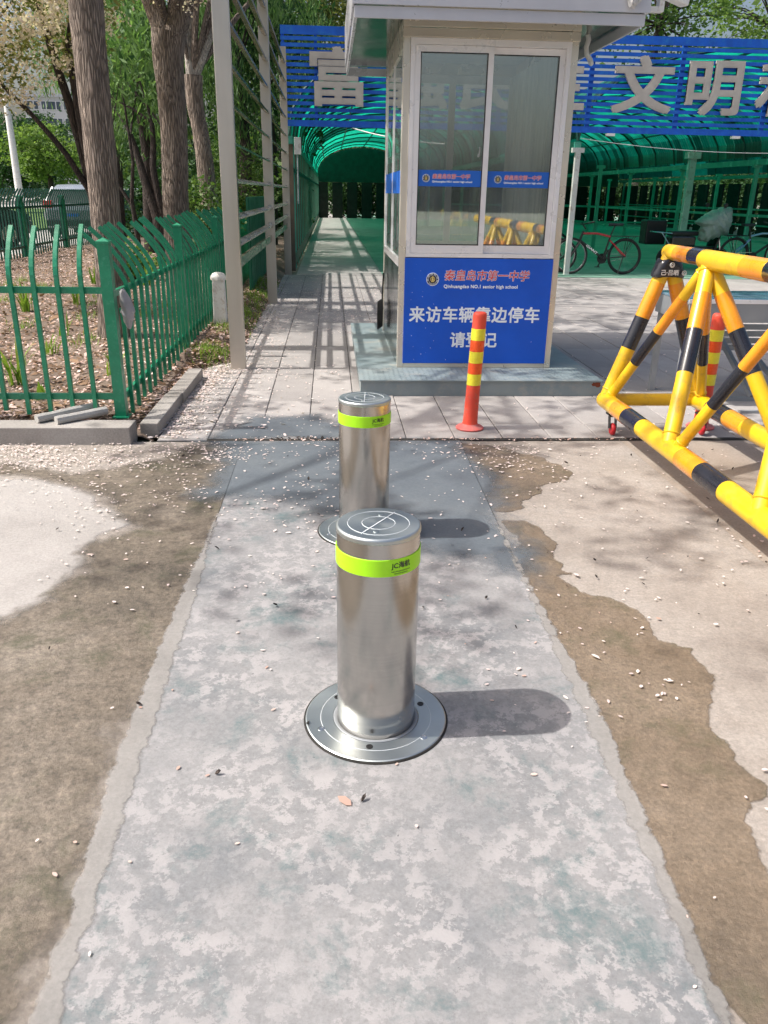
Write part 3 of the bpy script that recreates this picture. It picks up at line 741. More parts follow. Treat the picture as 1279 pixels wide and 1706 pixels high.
for i, (x_, y_) in enumerate(((XL+.02, 4.80), (XR, 4.80), (XL+.02, 1.2), (XR, 1.2))):
    c = MB().box(x_-.035, x_+.035, y_-.035, y_+.035, .128, .138).lathe([(.022, .116), (.022, .128)], (x_, y_, 0), 16)
    for s in (-1, 1): c.bar((x_+s*.020-.012*0, y_, .120), (x_+s*.020, y_-.02, .045), .004, .036, (0,1,0))
    c.box(x_-.012, x_+.012, y_-.05, y_+.03, .136, .15)
    cs = obj('castor', c, M_dark, bar)
    obj('wheel', MB().torus((x_, y_-.022, .040), (1,0,0), .026, .014, 24, 10).path([(x_-.011, y_-.022, .04), (x_+.011, y_-.022, .04)], .024, 20), M_redwheel, cs, True)
# black strap with white marks round the top of the end legs
cl = MB(); n = 40; vs = []; pr_ = [(1.06, -.004), (1.055, .002), (1.03, .004), (1.0, .003), (.985, -.003)]
for z_, o_ in ((.955, -.004), (.960, .004), (.985, .009), (1.01, .006), (1.035, .009), (1.055, .004), (1.06, -.004)):
    hw = .047+.315*(ZT-z_)/(ZT-ZL)*.98; 
    for k in range(n):
        a = 2*PI*k/n; cx = math.copysign(abs(math.cos(a))**.6, math.cos(a)); sy = math.copysign(abs(math.sin(a))**.8, math.sin(a))
        vs.append((XT+cx*(hw+o_), 4.90+sy*(.052+o_+.004*math.sin(7*a+z_*90)), z_+.004*math.sin(a*3)))
fs = [(i*n+k, i*n+(k+1) % n, (i+1)*n+(k+1) % n, (i+1)*n+k) for i in range(6) for k in range(n)]
cl.add(vs, fs); strap = obj('strap', cl, M_black, None, True); setp(strap, 'black cloth strap with white round logos tied round the end of the yellow barrier', 'strap')
g = MB()
def flat(m, x, y, z): m.v = [(a+x, b+y, c+z) for a, b, c in m.v]; return m
yy = 4.90-.067
for x_ in (XT-.005, XT+.075):
    g2 = MB().torus((x_, yy, 1.030 if x_ < XT+.02 else .985), (0,1,0), .013, .0022, 24, 5).torus((x_, yy, 1.028 if x_ < XT+.02 else .983), (0,1,0), .006, .0022, 16, 5); g.add(g2.v, g2.f)
t_ = flat(text_mb('己·吕晒', .034, .001), XT-.015, yy-.001, .985); g.add(t_.v, t_.f)
obj('strap_print', g, M_white, strap)
# ------------------------------------------------------------------ green railings
def curved_bar(x, y, z0, zb, ztop, dx, dy, w=.024):
    m = MB(); pts = [(x, y, z0), (x, y, zb)]
    for k in range(1, 7):
        t = k/6; pts.append((x+dx*t**1.6, y+dy*t**1.6, zb+(ztop-zb)*t))
    # square section swept
    vs = []; fs = []
    for i, p in enumerate(pts):
        d = (Vector(pts[min(i+1, len(pts)-1)])-Vector(pts[max(i-1, 0)])).normalized()
        a = Vector((1,0,0)) if abs(dx) < 1e-6 else Vector((0,1,0)); b = d.cross(a).normalized()
        for u, v in ((-1,-1),(1,-1),(1,1),(-1,1)): vs.append(Vector(p)+a*u*w/2+b*v*w/2)
    for i in range(len(pts)-1):
        for k in range(4): fs.append((i*4+k, i*4+(k+1) % 4, (i+1)*4+(k+1) % 4, (i+1)*4+k))
    fs += [(3,2,1,0), tuple((len(pts)-1)*4+k for k in range(4))]
    return m.add(vs, fs)
def fpost(m, x, y, z0, z1, w=.066):
    h = w/2
    m.box(x-h, x+h, y-h, y+h, z0, z1); c = w/2+.005
    m.add([(x-c,y-c,z1),(x+c,y-c,z1),(x+c,y+c,z1),(x-c,y+c,z1),(x-c,y-c,z1+.014),(x+c,y-c,z1+.014),(x+c,y+c,z1+.014),(x-c,y+c,z1+.014),(x,y,z1+.034)],
          [(3,2,1,0),(0,1,5,4),(1,2,6,5),(2,3,7,6),(3,0,4,7),(4,5,8),(5,6,8),(6,7,8),(7,4,8)])
    return m.box(x-w*.75, x+w*.75, y-w*.75, y+w*.75, z0, z0+.008)
YF = 4.925
fr = thing('railing', 'front run of curved green railings behind the grey kerb at the left', 'railing', (-2.6, YF, 0))
x = -1.315-.132; k = 0
while x > -4.3:
    j = RNG.uniform(-.004, .004)
    obj('bar', curved_bar(x+j, YF-.022, .125+RNG.uniform(-.02, .01), .93, 1.195+RNG.uniform(-.01, .01), .05 if 0 else 0, .15), M_gfence, fr); x -= .134
obj('rail', MB().box(-4.4, -1.333, YF-.010, YF+.012, .825, .862), M_gfence, fr)
obj('rail', MB().box(-4.4, -1.333, YF-.010, YF+.012, .195, .232), M_gfence, fr)
fs_ = thing('railing', 'long run of green railings with tops curved over the garden, along the stone path', 'railing', (-1.3, 11, 0))
posts = [4.925, 7.32, 9.7, 12.1, 14.5, 16.9, 19.3]
for i, y in enumerate(posts):
    obj('post', fpost(MB(), -1.30, y, .085 if i == 0 else .02, 1.105), M_gfence, fs_)
for i in range(len(posts)-1):
    a, b = posts[i], posts[i+1]
    for z in (.815, .195): obj('rail', MB().box(-1.312, -1.288, a+.034, b-.034, z-.018, z+.018), M_gfence, fs_)
    nb = 12; 
    for k in range(1, nb+1):
        y = a+(b-a)*k/(nb+1)+RNG.uniform(-.008, .008)
        if i == 0 and k == 1:
            obj('bar', curved_bar(-1.278, y, .05, .6, .72, -.01, 0), M_gfence, fs_); continue
        if i == 0 and k == 8:
            obj('bar', curved_bar(-1.278, y, .05, .8, .93, -.02, 0), M_gfence, fs_); continue
        obj('bar', curved_bar(-1.278, y, .05+RNG.uniform(0, .03), .80+RNG.uniform(-.01, .01), 1.175+RNG.uniform(-.015, .015), -.23-RNG.uniform(0, .05), 0), M_gfence, fs_)
# green sheet panel behind the far part
gp_ = thing('green_screen', 'dark green ribbed sheet screen behind the steel posts beyond the railings', 'screen', (-1.12, 13.5, 0))
for k in range(6):
    m = MB(); y = 11.6+k*.72
    for q in range(8):
        xx = -1.12+(.018 if q % 2 else 0); m.box(xx-.01, xx+.012, y+q*.088, y+q*.088+.086, .08, 1.32)
    obj('panel', m, M_gpanel, gp_)

# far dark fence by the road
ff = thing('railing', 'dark green railings with bent tops far behind the garden beside the road', 'railing', (-6, 20, 0))
fp = [(-6.0, 9.2+2.6*k) for k in range(9)]
nb_ = 0
for (x0, y0), (x1, y1) in zip(fp[:-1], fp[1:]):
    obj('post', fpost(MB(), x1, y1, -.1, 1.22, .10), M_gfence, ff)
    for z in (1.03, .31): obj('rail', MB().bar((x0, y0, z), (x1, y1, z), .03, .045), M_gfence2, ff)
    n = 17
    for k in range(n):
        t = (k+.5)/n; obj('bar', curved_bar(x0+(x1-x0)*t, y0+(y1-y0)*t, -.05, 1.08, 1.37, .14, 0, .026), M_gfence2, ff)
# dark hanging bag
q = obj('hanging_bag', drape([(-.035,.12),(-.01,.125),(.022,.06),(.038,-.01),(.030,-.05),(.006,-.11),(-.012,-.10),(-.035,-.03),(-.04,.05)], (0,0,0), .035, .008, 30, 2, 4), M_bag, local=True, smooth=True)
q.location = (-1.225, 5.02, .72); setp(q, 'grey plastic bag hung on the green corner post', 'bag')
q = MB()
for a, b in (((-1.74, 4.70, .121), (-1.40, 4.93, .150)), ((-1.62, 4.685, .121), (-1.36, 4.86, .135))):
    pass
for i, (a, b, lb) in enumerate((((-1.74, 4.70, .130), (-1.46, 4.98, .14), 'longer of two chipped grey sticks lying on the kerb'), ((-1.62, 4.675, .127), (-1.38, 4.88, .135), 'shorter of two chipped grey sticks lying on the kerb'))):
    A = Vector(a); B = Vector(b); pts = [A.lerp(B, t/8) for t in range(9)]
    m = MB().path(pts, [.026*(1+.12*noise.noise(Vector((t*.7, i*5, 0)))) for t in range(9)], 9); setp(obj('concrete_stick', m, M_roll), lb, 'debris')
# white bollard post
wb = thing('marker_post', 'short white chipped square marker post beside the green railings', 'marker post', (-1.165, 8.7, 0))
obj('shaft', MB().add([(-1.235,8.63,.07),(-1.095,8.63,.07),(-1.095,8.77,.07),(-1.235,8.77,.07),(-1.225,8.64,.54),(-1.105,8.64,.54),(-1.105,8.76,.54),(-1.225,8.76,.54)],
    [(3,2,1,0),(4,5,6,7),(0,1,5,4),(1,2,6,5),(2,3,7,6),(3,0,4,7)]), M_white, wb, bevel=.012)
obj('cap', MB().lathe([(.080, .535), (.084, .55), (.082, .575), (.06, .60), (.03, .612), (.001, .615)], (-1.165, 8.70, 0), 8), M_white, wb, True)
obj('foot', MB().box(-1.25, -1.08, 8.615, 8.785, -.02, .075), M_black, wb)

# ------------------------------------------------------------------ steel louvre rack
rk = thing('steel_rack', 'tall stainless steel rack of long slats on square posts along the left of the path', 'rack', (-.78, 11, 0))
PY = [6.80, 11.13, 15.46]; PX = -.783
for y in PY:
    obj('post', MB().box(PX-.062, PX+.062, y-.035, y+.035, -.05, 3.66), M_post, rk, bevel=.006)
zs = [.99, 1.20, 1.475, 1.755, 2.025, 2.305, 2.59, 2.87, 3.15, 3.43]
for a, b in zip(PY[:-1], PY[1:]):
    for z in zs:
        m = MB()
        m.bar((PX+.01, a+.036, z), (PX+.01, b-.036, z), .062, .018, up=(.45,0,1))
        s = obj('slat', m, M_slat, rk)
        obj('bolt', MB().box(PX-.012, PX+.03, b-.075, b-.055, z+.005, z+.03), M_chrome, s)
    obj('bottom_rail', MB().box(PX-.012, PX+.020, a+.036, b-.036, .79, .87), M_slat, rk)

# ------------------------------------------------------------------ guard booth
bt = thing('guard_booth', 'small stainless steel guard booth with sliding windows above a blue sign', 'guard booth', (1.12, 7.2, 0))
bx0, bx1, by0, by1, bz0, bz1 = .515, 1.745, 6.29, 8.15, .12, 2.52
pl = thing('plinth', 'low grey blue chequered steel plinth under the guard booth', 'plinth', (1.12, 7.1, 0))
obj('top_plate', MB().box(.205, 2.035, 5.82, 8.6, .108, .119), M_plinth, pl, bevel=.003)
obj('skirt', MB().box(.215, 2.025, 5.832, 8.59, -.02, .108), M_plinth, pl)
g = MB()
rr = random.Random(2)
for i in range(46):
    for j in range(11):
        xx = .24+i*.039; yy = 5.845+j*.041
        a = PI/4 if (i+j) % 2 else -PI/4; dx, dy = .010*math.cos(a), .010*math.sin(a)
        g.bar((xx-dx, yy-dy, .1195), (xx+dx, yy+dy, .1195), .004, .002)
t_ = obj('tread_pattern', g, M_plinth, pl); t_['kind'] = 'stuff'
rs = obj('rust_patch', MB().poly(ragged([(1.98,.075),(2.01,.065),(2.02,.1),(1.985,.102),(1.95,.09)], .2, 3, 4), 0), M_rust, pl)
rs.data.transform(Matrix.Rotation(PI/2, 4, 'X')); rs.data.transform(Matrix.Translation((0, 0, 0)))
# recentre: the polygon was drawn in X-Z
for v in rs.data.vertices: v.co = Vector((v.co.x, 5.8315-7.1, v.co.z+7.1))
P = lambda nm, m, mt, par=None, **k: obj(nm, m, mt, par or bt, **k)
pw = .05
for (x, y) in ((bx0, by0), (bx1-pw, by0), (bx0, by1-pw), (bx1-pw, by1-pw)):
    P('corner_post', MB().box(x, x+pw, y, y+pw, bz0, bz1), M_tan, bevel=.004)
# front: two tan header bands, window, sign, bottom trim
P('header_band', MB().box(bx0+.052, bx1-.052, by0-.004, by0+.05, 2.468, 2.52), M_tan, bevel=.003)
P('header_band', MB().box(bx0-.004, bx1+.004, by0-.010, by0-.001, 2.400, 2.457), M_tan, bevel=.002)
P('header_band', MB().box(bx0-.004, bx1+.004, by0-.012, by0-.001, 2.462, 2.519), M_tan, bevel=.002)
P('bottom_trim', MB().box(bx0+.052, bx1-.052, by0+.001, by0+.05, bz0, .152), M_tan)
wx0, wx1, wz0, wz1 = .566, 1.694, .956, 2.398
wf = P('window_frame', MB().box(wx0, wx0+.030, by0-.006, by0+.07, wz0, wz1).box(wx1-.030, wx1, by0-.006, by0+.07, wz0, wz1)
   .box(wx0+.030, wx1-.030, by0-.006, by0+.07, wz1-.040, wz1).box(wx0+.030, wx1-.030, by0-.006, by0+.07, wz0, wz0+.028), M_alu)
def sash(x0, x1, yo, sticker):
    z0, z1 = wz0+.030, wz1-.042; s = .042; sb = .062
    f = P('window_sash', MB().box(x0, x0+s, yo, yo+.026, z0, z1).box(x1-s, x1, yo, yo+.026, z0, z1).box(x0+s, x1-s, yo, yo+.026, z1-.045, z1).box(x0+s, x1-s, yo, yo+.026, z0, z0+sb), M_alu)
    P('pane', MB().box(x0+s, x1-s, yo+.010, yo+.015, z0+sb, z1-.045), M_glass, f)
    sg = MB()
    for (a0, a1, c0, c1) in ((x0+s-.003, x1-s+.003, z0+sb-.004, z0+sb+.003), (x0+s-.003, x1-s+.003, z1-.048, z1-.042)): sg.box(a0, a1, yo-.001, yo+.003, c0, c1)
    for a0 in (x0+s-.002, x1-s-.004): sg.box(a0, a0+.006, yo-.001, yo+.003, z0+sb, z1-.045)
    P('rubber_seal', sg, M_dark, f)
    sx0, sx1 = x0+s+.002, x1-s-.002
    stk = P('sticker', MB().box(sx0, sx1, yo+.006, yo+.0095, 1.452, 1.562), M_bluetape, f)
    cx = sx0+.42*(sx1-sx0)
    return f
def emblem(cx, y, cz, R, par):
    """round school badge: navy disc, white ring and a gold cup"""
    m = MB().lathe([(R, 0), (R, .001), (.0001, .0012)], n=40); m.xf(Matrix.Translation((cx, y, cz)) @ Matrix.Rotation(PI/2, 4, 'X')); e = P('emblem', m, M_navy, par)
    return e
def emb(parent, cx, y, cz, R):
    m = MB().lathe([(R, 0), (R, .001), (.0001, .0012)], n=40); m.xf(Matrix.Translation((cx, y, cz)) @ Matrix.Rotation(PI/2, 4, 'X'))
    m2 = MB().torus((cx, y-.0015, cz), (0,1,0), R*.96, R*.045, 40, 5).torus((cx, y-.0015, cz), (0,1,0), R*.66, R*.022, 40, 5)
    for k in range(18):
        a = PI*(-.15+1.3*k/17) ; c_ = (cx+R*.81*math.cos(a), cz+R*.81*math.sin(a)); s = R*.065
        if k % 3 != 2: m2.box(c_[0]-s, c_[0]+s, y-.0025, y-.0012, c_[1]-s, c_[1]+s)
    for k in range(8):
        a = PI*(1.25+.5*k/7); c_ = (cx+R*.81*math.cos(a), cz+R*.81*math.sin(a)); s = R*.05
        m2.box(c_[0]-s, c_[0]+s, y-.0025, y-.0012, c_[1]-s, c_[1]+s)
    m3 = MB().box(cx-R*.10, cx+R*.10, y-.0025, y-.0014, cz-R*.22, cz+R*.46).box(cx-R*.22, cx+R*.22, y-.0026, y-.0015, cz-.42*R, cz-.26*R).box(cx-R*.17, cx+R*.17, y-.0026, y-.0015, cz-.2*R, cz+.12*R)
    m3.torus((cx, y-.002, cz+.02*R), (0,1,0), R*.34, R*.05, 30, 5)
    return m, m2, m3
def put_brand(parent_obj, cx, y, cz, R, tx, tsize, esize, sp=1.0):
    """emblem + red Chinese line with white edge + small English line on a sign (children become sub-parts)"""
    a, b, c = emb(None, cx, y, cz, R)
    e = obj('emblem', a, M_navy, parent_obj); 
    obj('emblem_ring', b, M_wtext, parent_obj); obj('emblem_cup', c, M_gold, parent_obj)
    for off, bold, mt, nm in ((.0004, .034, M_wtext, 'lettering_edge'), (.0012, .004, M_red, 'red_lettering')):
        m = text_mb('秦皇岛市第一中学', tsize, tsize*bold, .0002, 'LEFT', 1.0, .12, sp); m.v = [(x+tx, yy+y-off, z+cz+tsize*.30) for x, yy, z in m.v]; obj(nm, m, mt, parent_obj)
    m = text_mb('Qinhuangdao NO.1 senior high school', esize, esize*.03, .0002, 'LEFT', 1.0, 0, 1.06); m.v = [(x+tx, yy+y-.0006, z+cz-tsize*.62) for x, yy, z in m.v]; obj('english_lettering', m, M_wtext, parent_obj)
s1 = sash(wx0+.031, 1.150, by0-.004, True); s2 = sash(1.110, wx1-.031, by0+.030, True)
for s_, cx, yv in ((s1, .700, by0-.0035+.006), (s2, 1.237, by0+.0305+.005)):
    put_brand_parent = [c for c in s_.children if c.name.startswith('sticker')][0]
    # stickers belong to the sash: third level already, so the print stays on the sash level
    put_brand(s_, cx, yv-.0004, 1.507, .027, cx+.045, .036, .0178, .93)
obj('latch', MB().box(1.075, 1.088, by0-.012, by0-.004, 1.66, 1.72).box(1.066, 1.088, by0-.014, by0-.006, 1.655, 1.672), M_chrome, s1)
# sign
sg = P('sign_panel', MB().box(bx0+.045, bx1-.048, by0-.007, by0+.004, .155, .950), M_blue)
put_brand(sg, .775, by0-.0075, .795, .048, .862, .083, .0345, .98)
def line(txt, size, cx, cz, bold=.022, sp=1.0):
    m = text_mb(txt, size, size*bold, .0002, 'CENTER', 1.0, 0, sp); m.v = [(x+cx, y+by0-.0085, z+cz) for x, y, z in m.v]; obj('white_lettering', m, M_wtext, sg)
line('来访车辆靠边停车', .125, 1.115, .523, sp=1.065); line('请登记', .125, 1.115, .330, sp=1.0)
g = MB(); rr = random.Random(8)
for k in range(30):
    a = rr.uniform(.60, .80) if k < 24 else rr.uniform(.6, 1.6); c = rr.uniform(.17, .93); s = rr.uniform(.0008, .0035)
    g.box(a, a+s, by0-.0085, by0-.0072, c, c+s*1.5)
t_ = obj('paint_speck', g, M_wtext, sg); t_['kind'] = 'stuff'
# side and back walls
def side(x, sgn, nm):
    xa, xb = (x, x+.03)
    P('lower_panel', MB().box(xa+.004, xb, by0+pw, by1-pw, bz0, .88), M_mirror)
    P('side_rail', MB().box(xa-.002, xb+.004, by0+pw, by1-pw, .88, .935), M_alu)
    P('side_rail', MB().box(xa-.001, xb+.004, by0+pw, by1-pw, 2.34, 2.40), M_tan)
    P('side_rail', MB().box(xa-.001, xb+.004, by0+pw, by1-pw, 2.402, 2.52), M_tan)
    f = P('side_window', MB().box(xa+.004, xb-.002, 7.20, 7.24, .935, 2.34), M_alu)
    obj('window_frame', MB().box(xa+.002, xb, by0+pw, by0+pw+.04, .935, 2.34), M_alu, f); obj('window_frame', MB().box(xa+.002, xb, by1-pw-.04, by1-pw, .935, 2.34), M_alu, f)
    for y0, y1 in ((by0+pw+.04, 7.20), (7.24, by1-pw-.04)): obj('pane', MB().box(xa+.012, xa+.017, y0, y1, .935, 2.34), M_glass, f)
    obj('sticker', MB().box(xa+.009, xa+.0115, by0+pw+.04, by1-pw-.04, 1.40, 1.56), M_bluetape, f)
side(bx0, -1, 'left'); side(bx1-.03, 1, 'right')
P('lower_panel', MB().box(bx0+pw, bx1-pw, by1-.03, by1-.004, bz0, .93), M_mirror)
f = P('back_window', MB().box(bx0+pw, bx0+pw+.05, by1-.035, by1-.005, .93, 2.40).box(bx1-pw-.05, bx1-pw, by1-.035, by1-.005, .93, 2.40).box(1.09, 1.15, by1-.035, by1-.005, .93, 2.40)
   .box(bx0+pw+.05, bx1-pw-.05, by1-.034, by1-.006, 2.33, 2.40).box(bx0+pw+.05, bx1-pw-.05, by1-.034, by1-.006, .93, .98), M_alu)
for x0, x1 in ((bx0+pw+.05, 1.09), (1.15, bx1-pw-.05)): obj('pane', MB().box(x0, x1, by1-.022, by1-.017, .98, 2.33), M_glass, f)
P('header_band', MB().box(bx0+pw, bx1-pw, by1-.04, by1-.003, 2.402, 2.52), M_tan)
P('floor_plate', MB().box(bx0+.05, bx1-.05, by0+.05, by1-.05, bz0+.001, bz0+.02), M_inside)
P('ceiling', MB().box(bx0+.05, bx1-.05, by0+.05, by1-.05, 2.49, 2.515), M_inside)
# roof
rx0, rx1, ry0, ry1 = .165, 2.07, 5.94, 8.75
P('soffit', MB().box(rx0+.02, rx1-.02, ry0+.02, ry1-.02, 2.523, 2.545), M_mirror)
P('fascia', MB().box(rx0, rx1, ry0, ry0+.02, 2.445, 2.512).box(rx0, rx0+.02, ry0+.02, ry1, 2.445, 2.512).box(rx1-.02, rx1, ry0+.02, ry1, 2.445, 2.512).box(rx0+.02, rx1-.02, ry1-.02, ry1, 2.445, 2.512), M_fascia, bevel=.002)
P('upper_fascia', MB().box(rx0-.012, rx1+.02, ry0-.022, ry0-.002, 2.518, 2.86).box(rx0-.012, rx0-.001, ry0-.002, ry1+.02, 2.518, 2.86).box(rx1+.001, rx1+.02, ry0-.002, ry1+.02, 2.518, 2.86), M_fascia)
P('roof_top', MB().box(rx0+.02, rx1-.02, ry0+.02, ry1-.02, 2.86, 2.92), M_fascia)
# curtain and desk inside
cu = MB(); vs = []; nn_ = 90
for k in range(nn_+1):
    y_ = 6.42+1.60*k/nn_; x_ = 1.655+.025*math.sin(k*1.1)+.008*math.sin(k*2.7)
    vs += [(x_, y_, 1.0), (x_, y_, 2.38)]
cu.add(vs, [(2*k, 2*k+2, 2*k+3, 2*k+1) for k in range(nn_)])
setp(obj('curtain', cu, M_curtain, None, True), 'pale grey green curtain hanging inside the right side of the booth', 'curtain')
ds = thing('desk', 'pale desk inside the guard booth below the window', 'desk', (1.0, 6.8, .14))
obj('desk_top', MB().box(.58, 1.62, 6.40, 6.95, .86, .89), M_inside, ds); obj('drawer_unit', MB().box(.58, .95, 6.42, 6.93, .142, .858), M_inside, ds)
obj('leg', MB().box(1.56, 1.60, 6.88, 6.92, .142, .858), M_inside, ds)
hz = MB().path([(1.955, 6.5, 2.52), (1.965, 6.5, 2.48), (1.95, 6.52, 2.42), (1.955, 6.55, 2.36), (1.975, 6.8, 2.30), (2.0, 7.2, 2.27)], .012, 8)
setp(obj('hose', MB().path([(1.93, 6.75, 2.522), (1.94, 6.75, 2.49), (1.925, 6.75, 2.44), (1.94, 6.76, 2.39), (1.975, 6.78, 2.36), (2.02, 6.9, 2.355)], .019, 10), M_hose, None, True), 'white corrugated hose hanging under the right end of the booth roof', 'hose')
# camera and wrapped bundle on the roof
m = MB(); bm = bmesh.new(); bmesh.ops.create_icosphere(bm, subdivisions=4, radius=1)
for v in bm.verts:
    k = 1+.3*noise.noise(v.co*3.1)+.08*noise.noise(v.co*11); v.co = Vector((v.co.x*.055*k, v.co.y*.03*k, v.co.z*.13*k*(1 if v.co.z > 0 else .9)))
m.add([tuple(v.co) for v in bm.verts], [tuple(q.index for q in f_.verts) for f_ in bm.faces]); bm.free()
q = obj('wrapped_bundle', m, M_foil, local=True); q.location = (1.96, 5.885, 2.66); setp(q, 'crumpled white plastic bundle fixed to the booth roof edge', 'bundle')
cm = thing('security_camera', 'white security camera on a short arm at the right corner of the booth roof', 'camera', (2.09, 6.1, 2.6))
obj('arm', MB().box(2.09, 2.235, 6.07, 6.13, 2.555, 2.585).box(2.20, 2.235, 6.07, 6.13, 2.585, 2.64), M_white, cm)
obj('housing', MB().bar((2.12, 6.05, 2.70), (2.42, 6.18, 2.64), .075, .07), M_white, cm, bevel=.012)
# coiled cable hanging at the far left corner of the booth
cb = MB()
for k in range(4):
    pts = [(.49-.012*k, 7.85+.05*math.sin(a)+.01*k, .33+.13*math.cos(a)-.01*k) for a in np.linspace(0, 2*PI, 18)]
    cb.path(pts, .007, 6, False)
cb.path([(.49, 7.85, .46), (.495, 7.85, .62), (.50, 7.85, .70)], .008, 6)
setp(obj('coiled_cable', cb, M_dark, None, True), 'coiled black cable hanging at the left side of the booth', 'cable')

# ------------------------------------------------------------------ steel table
tb = thing('steel_table', 'grey steel table with glossy blue top beyond the yellow barrier', 'table', (3.1, 5.8, 0))
obj('table_top', MB().box(2.46, 4.3, 5.50, 6.10, .735, .752), M_tabletop, tb, bevel=.003)
obj('top_edge', MB().box(2.455, 4.305, 5.492, 5.4985, .728, .756), M_alu, tb)
obj('apron', MB().box(2.47, 4.29, 5.50, 5.515, .60, .733), M_grey, tb); obj('apron', MB().box(2.47, 4.29, 6.08, 6.095, .60, .733), M_grey, tb); obj('apron', MB().box(2.462, 2.474, 5.515, 6.08, .60, .733), M_grey, tb)
for x in (2.50, 4.2):
    for y in (5.56, 6.04): obj('leg', MB().box(x-.02, x+.02, y-.02, y+.02, .0, .60), M_grey, tb)
bn = thing('folding_bench', 'grey slatted folding bench frame beside the steel table behind the barrier', 'bench', (3.3, 5.9, 0))
for k in range(5):
    obj('slat', MB().box(2.95, 4.4, 6.32+.02*k, 6.34+.02*k, .26+.052*k, .303+.052*k), M_grey, bn)
obj('foot', MB().box(2.55, 3.22, 5.66, 5.70, .0, .03).box(2.86, 3.32, 5.30, 5.33, .0, .02), M_grey, bn)
obj('leg', MB().bar((3.13, 5.68, .03), (3.02, 6.3, .50), .035, .035), M_grey, bn); obj('leg', MB().bar((3.3, 5.32, .01), (3.2, 6.3, .45), .03, .03), M_grey, bn)

# ------------------------------------------------------------------ shed
YS = 15.67
sh = thing('bicycle_shed', 'green barrel vaulted bicycle shed with translucent roof behind the blue lattice', 'shed', (4.5, 30, 0))
def vault(x0, x1, zs_, za, y0, y1, seed):
    xc = (x0+x1)/2; hw = (x1-x0)/2
    def pt(t): a = PI*(1-t); return (xc+hw*math.cos(a), zs_+(za-zs_)*math.sin(a)**.9)
    r = random.Random(seed); y = y0; k = 0
    W = .47
    while y < y1:
        yy = min(y+W-.012, y1); m = MB(); vs = []; ny = 6; na = 16
        if y > 34: yy = min(y+4, y1); ny = 20
        for i in range(na+1):
            X_, Z_ = pt(i/na)
            for j in range(ny+1): vs.append((X_, y+(yy-y)*j/ny, Z_+.018*(j % 2)+.05))
        fs = [(i*(ny+1)+j, i*(ny+1)+j+1, (i+1)*(ny+1)+j+1, (i+1)*(ny+1)+j) for i in range(na) for j in range(ny)]
        obj('roof_sheet', m.add(vs, fs), M_roofpanel, sh); y = yy+.012; k += 1
    y = y0+.02
    while y < y1:
        pts = [(pt(i/14)[0], y, pt(i/14)[1]+.02) for i in range(15)]
        obj('rib', MB().path(pts, .028, 6), M_rib, sh); y += 1.5 if y < 34 else 3
    for t in (.18, .34, .5, .66, .82):
        X_, Z_ = pt(t); obj('purlin', MB().box(X_-.02, X_+.02, y0, y1, Z_-.02, Z_+.015), M_rib, sh)
vault(-.72, 4.5, 2.32, 3.80, YS+.05, 50, 1); vault(4.5, 10.6, 2.32, 3.85, YS+.05, 50, 2); vault(10.6, 17.0, 2.32, 3.85, YS+.6, 50, 3)
for X_ in (-.72, 4.5, 10.6, 17.0):
    obj('eave_beam', MB().box(X_-.06, X_+.06, YS+.03, 50, 2.19, 2.32), M_shedpost, sh)
for X_, ys in ((4.5, [15.67, 20.2, 24.7, 29.2, 34, 39, 44]), (10.6, [17.0, 21.0, 25.5, 30, 34.5, 39, 43.5, 48]), (17.0, [19, 25, 31, 37, 43, 49]), (7.6, [24, 30, 36, 42]), (13.8, [24, 30, 36, 42])):
    for i, y in enumerate(ys):
        pale = X_ == 4.5 and i == 0
        m = MB().box(X_-.045, X_+.045, y-.045, y+.045, 0, 2.22).box(X_-.11, X_+.11, y-.05, y+.05, 2.14, 2.219)
        obj('pale_post' if pale else 'shed_post', m, M_shedpale if pale else M_shedpost, sh)
obj('pale_post', MB().box(9.25, 9.42, 21.9, 22.05, 0, 2.35).box(9.17, 9.5, 21.85, 22.1, 2.35, 2.50), M_shedpale, sh)
for X_ in (10.6, 17.0):
    for z in (.42, 1.02): obj('guard_rail', MB().box(X_-.02, X_+.02, 17.0, 49.5, z-.03, z+.03), M_shedpost, sh)
for z in (.42, 1.02): obj('guard_rail', MB().box(4.5, 17, 35.0, 35.05, z-.03, z+.03), M_shedpost, sh)
# left wall: posts, dark panels, clerestory opening
y = YS+.2; k = 0
while y < 50:
    st = .62
    obj('wall_post', MB().box(-.77, -.66, y-.05, y+.05, 0, 2.22), M_shedpost if k % 2 else M_shedbrown, sh)
    y += st; k += 1
obj('wall_rail', MB().box(-.78, -.66, YS+.2, 50, 1.725, 1.80), M_rib, sh)
obj('wall_rail', MB().box(-.70, -.66, YS+.2, 50, .10, .30), M_gfence2, sh)
# far gable
gm = MB(); pts = []
for x0, x1 in ((-.72, 4.5), (4.5, 10.6), (10.6, 17)):
    for i in range(17):
        a = PI*(1-i/16); pts.append(((x0+x1)/2+(x1-x0)/2*math.cos(a), 2.32+1.46*max(0, math.sin(a))**.9))
pts += [(17, 1.95), (-.72, 1.95)]
gm.poly(pts, 0, .05); gm.v = [(x, 50.1+z, y_) for x, y_, z in gm.v]; obj('gable_sheet', gm, M_roofpanel, sh)
for k in range(21): obj('added_end_dark_panel', MB().box(-.72+k*.85, -.72+k*.85+.60, 50.0, 50.08, 0, 1.94), M_deep, sh)  # added dark panels for the gloom in the hedge; gaps leave light specks
for k in range(22): obj('added_side_dark_panel', MB().box(17.06, 17.12, 17+k*1.5, 17+k*1.5+1.05, 0, 2.0), M_deep, sh)  # same added dark panels down the right side
jb = thing('junction_box', 'grey electrical box on the first post at the left of the shed', 'electrical box', (-.55, 15.3, 2.1))
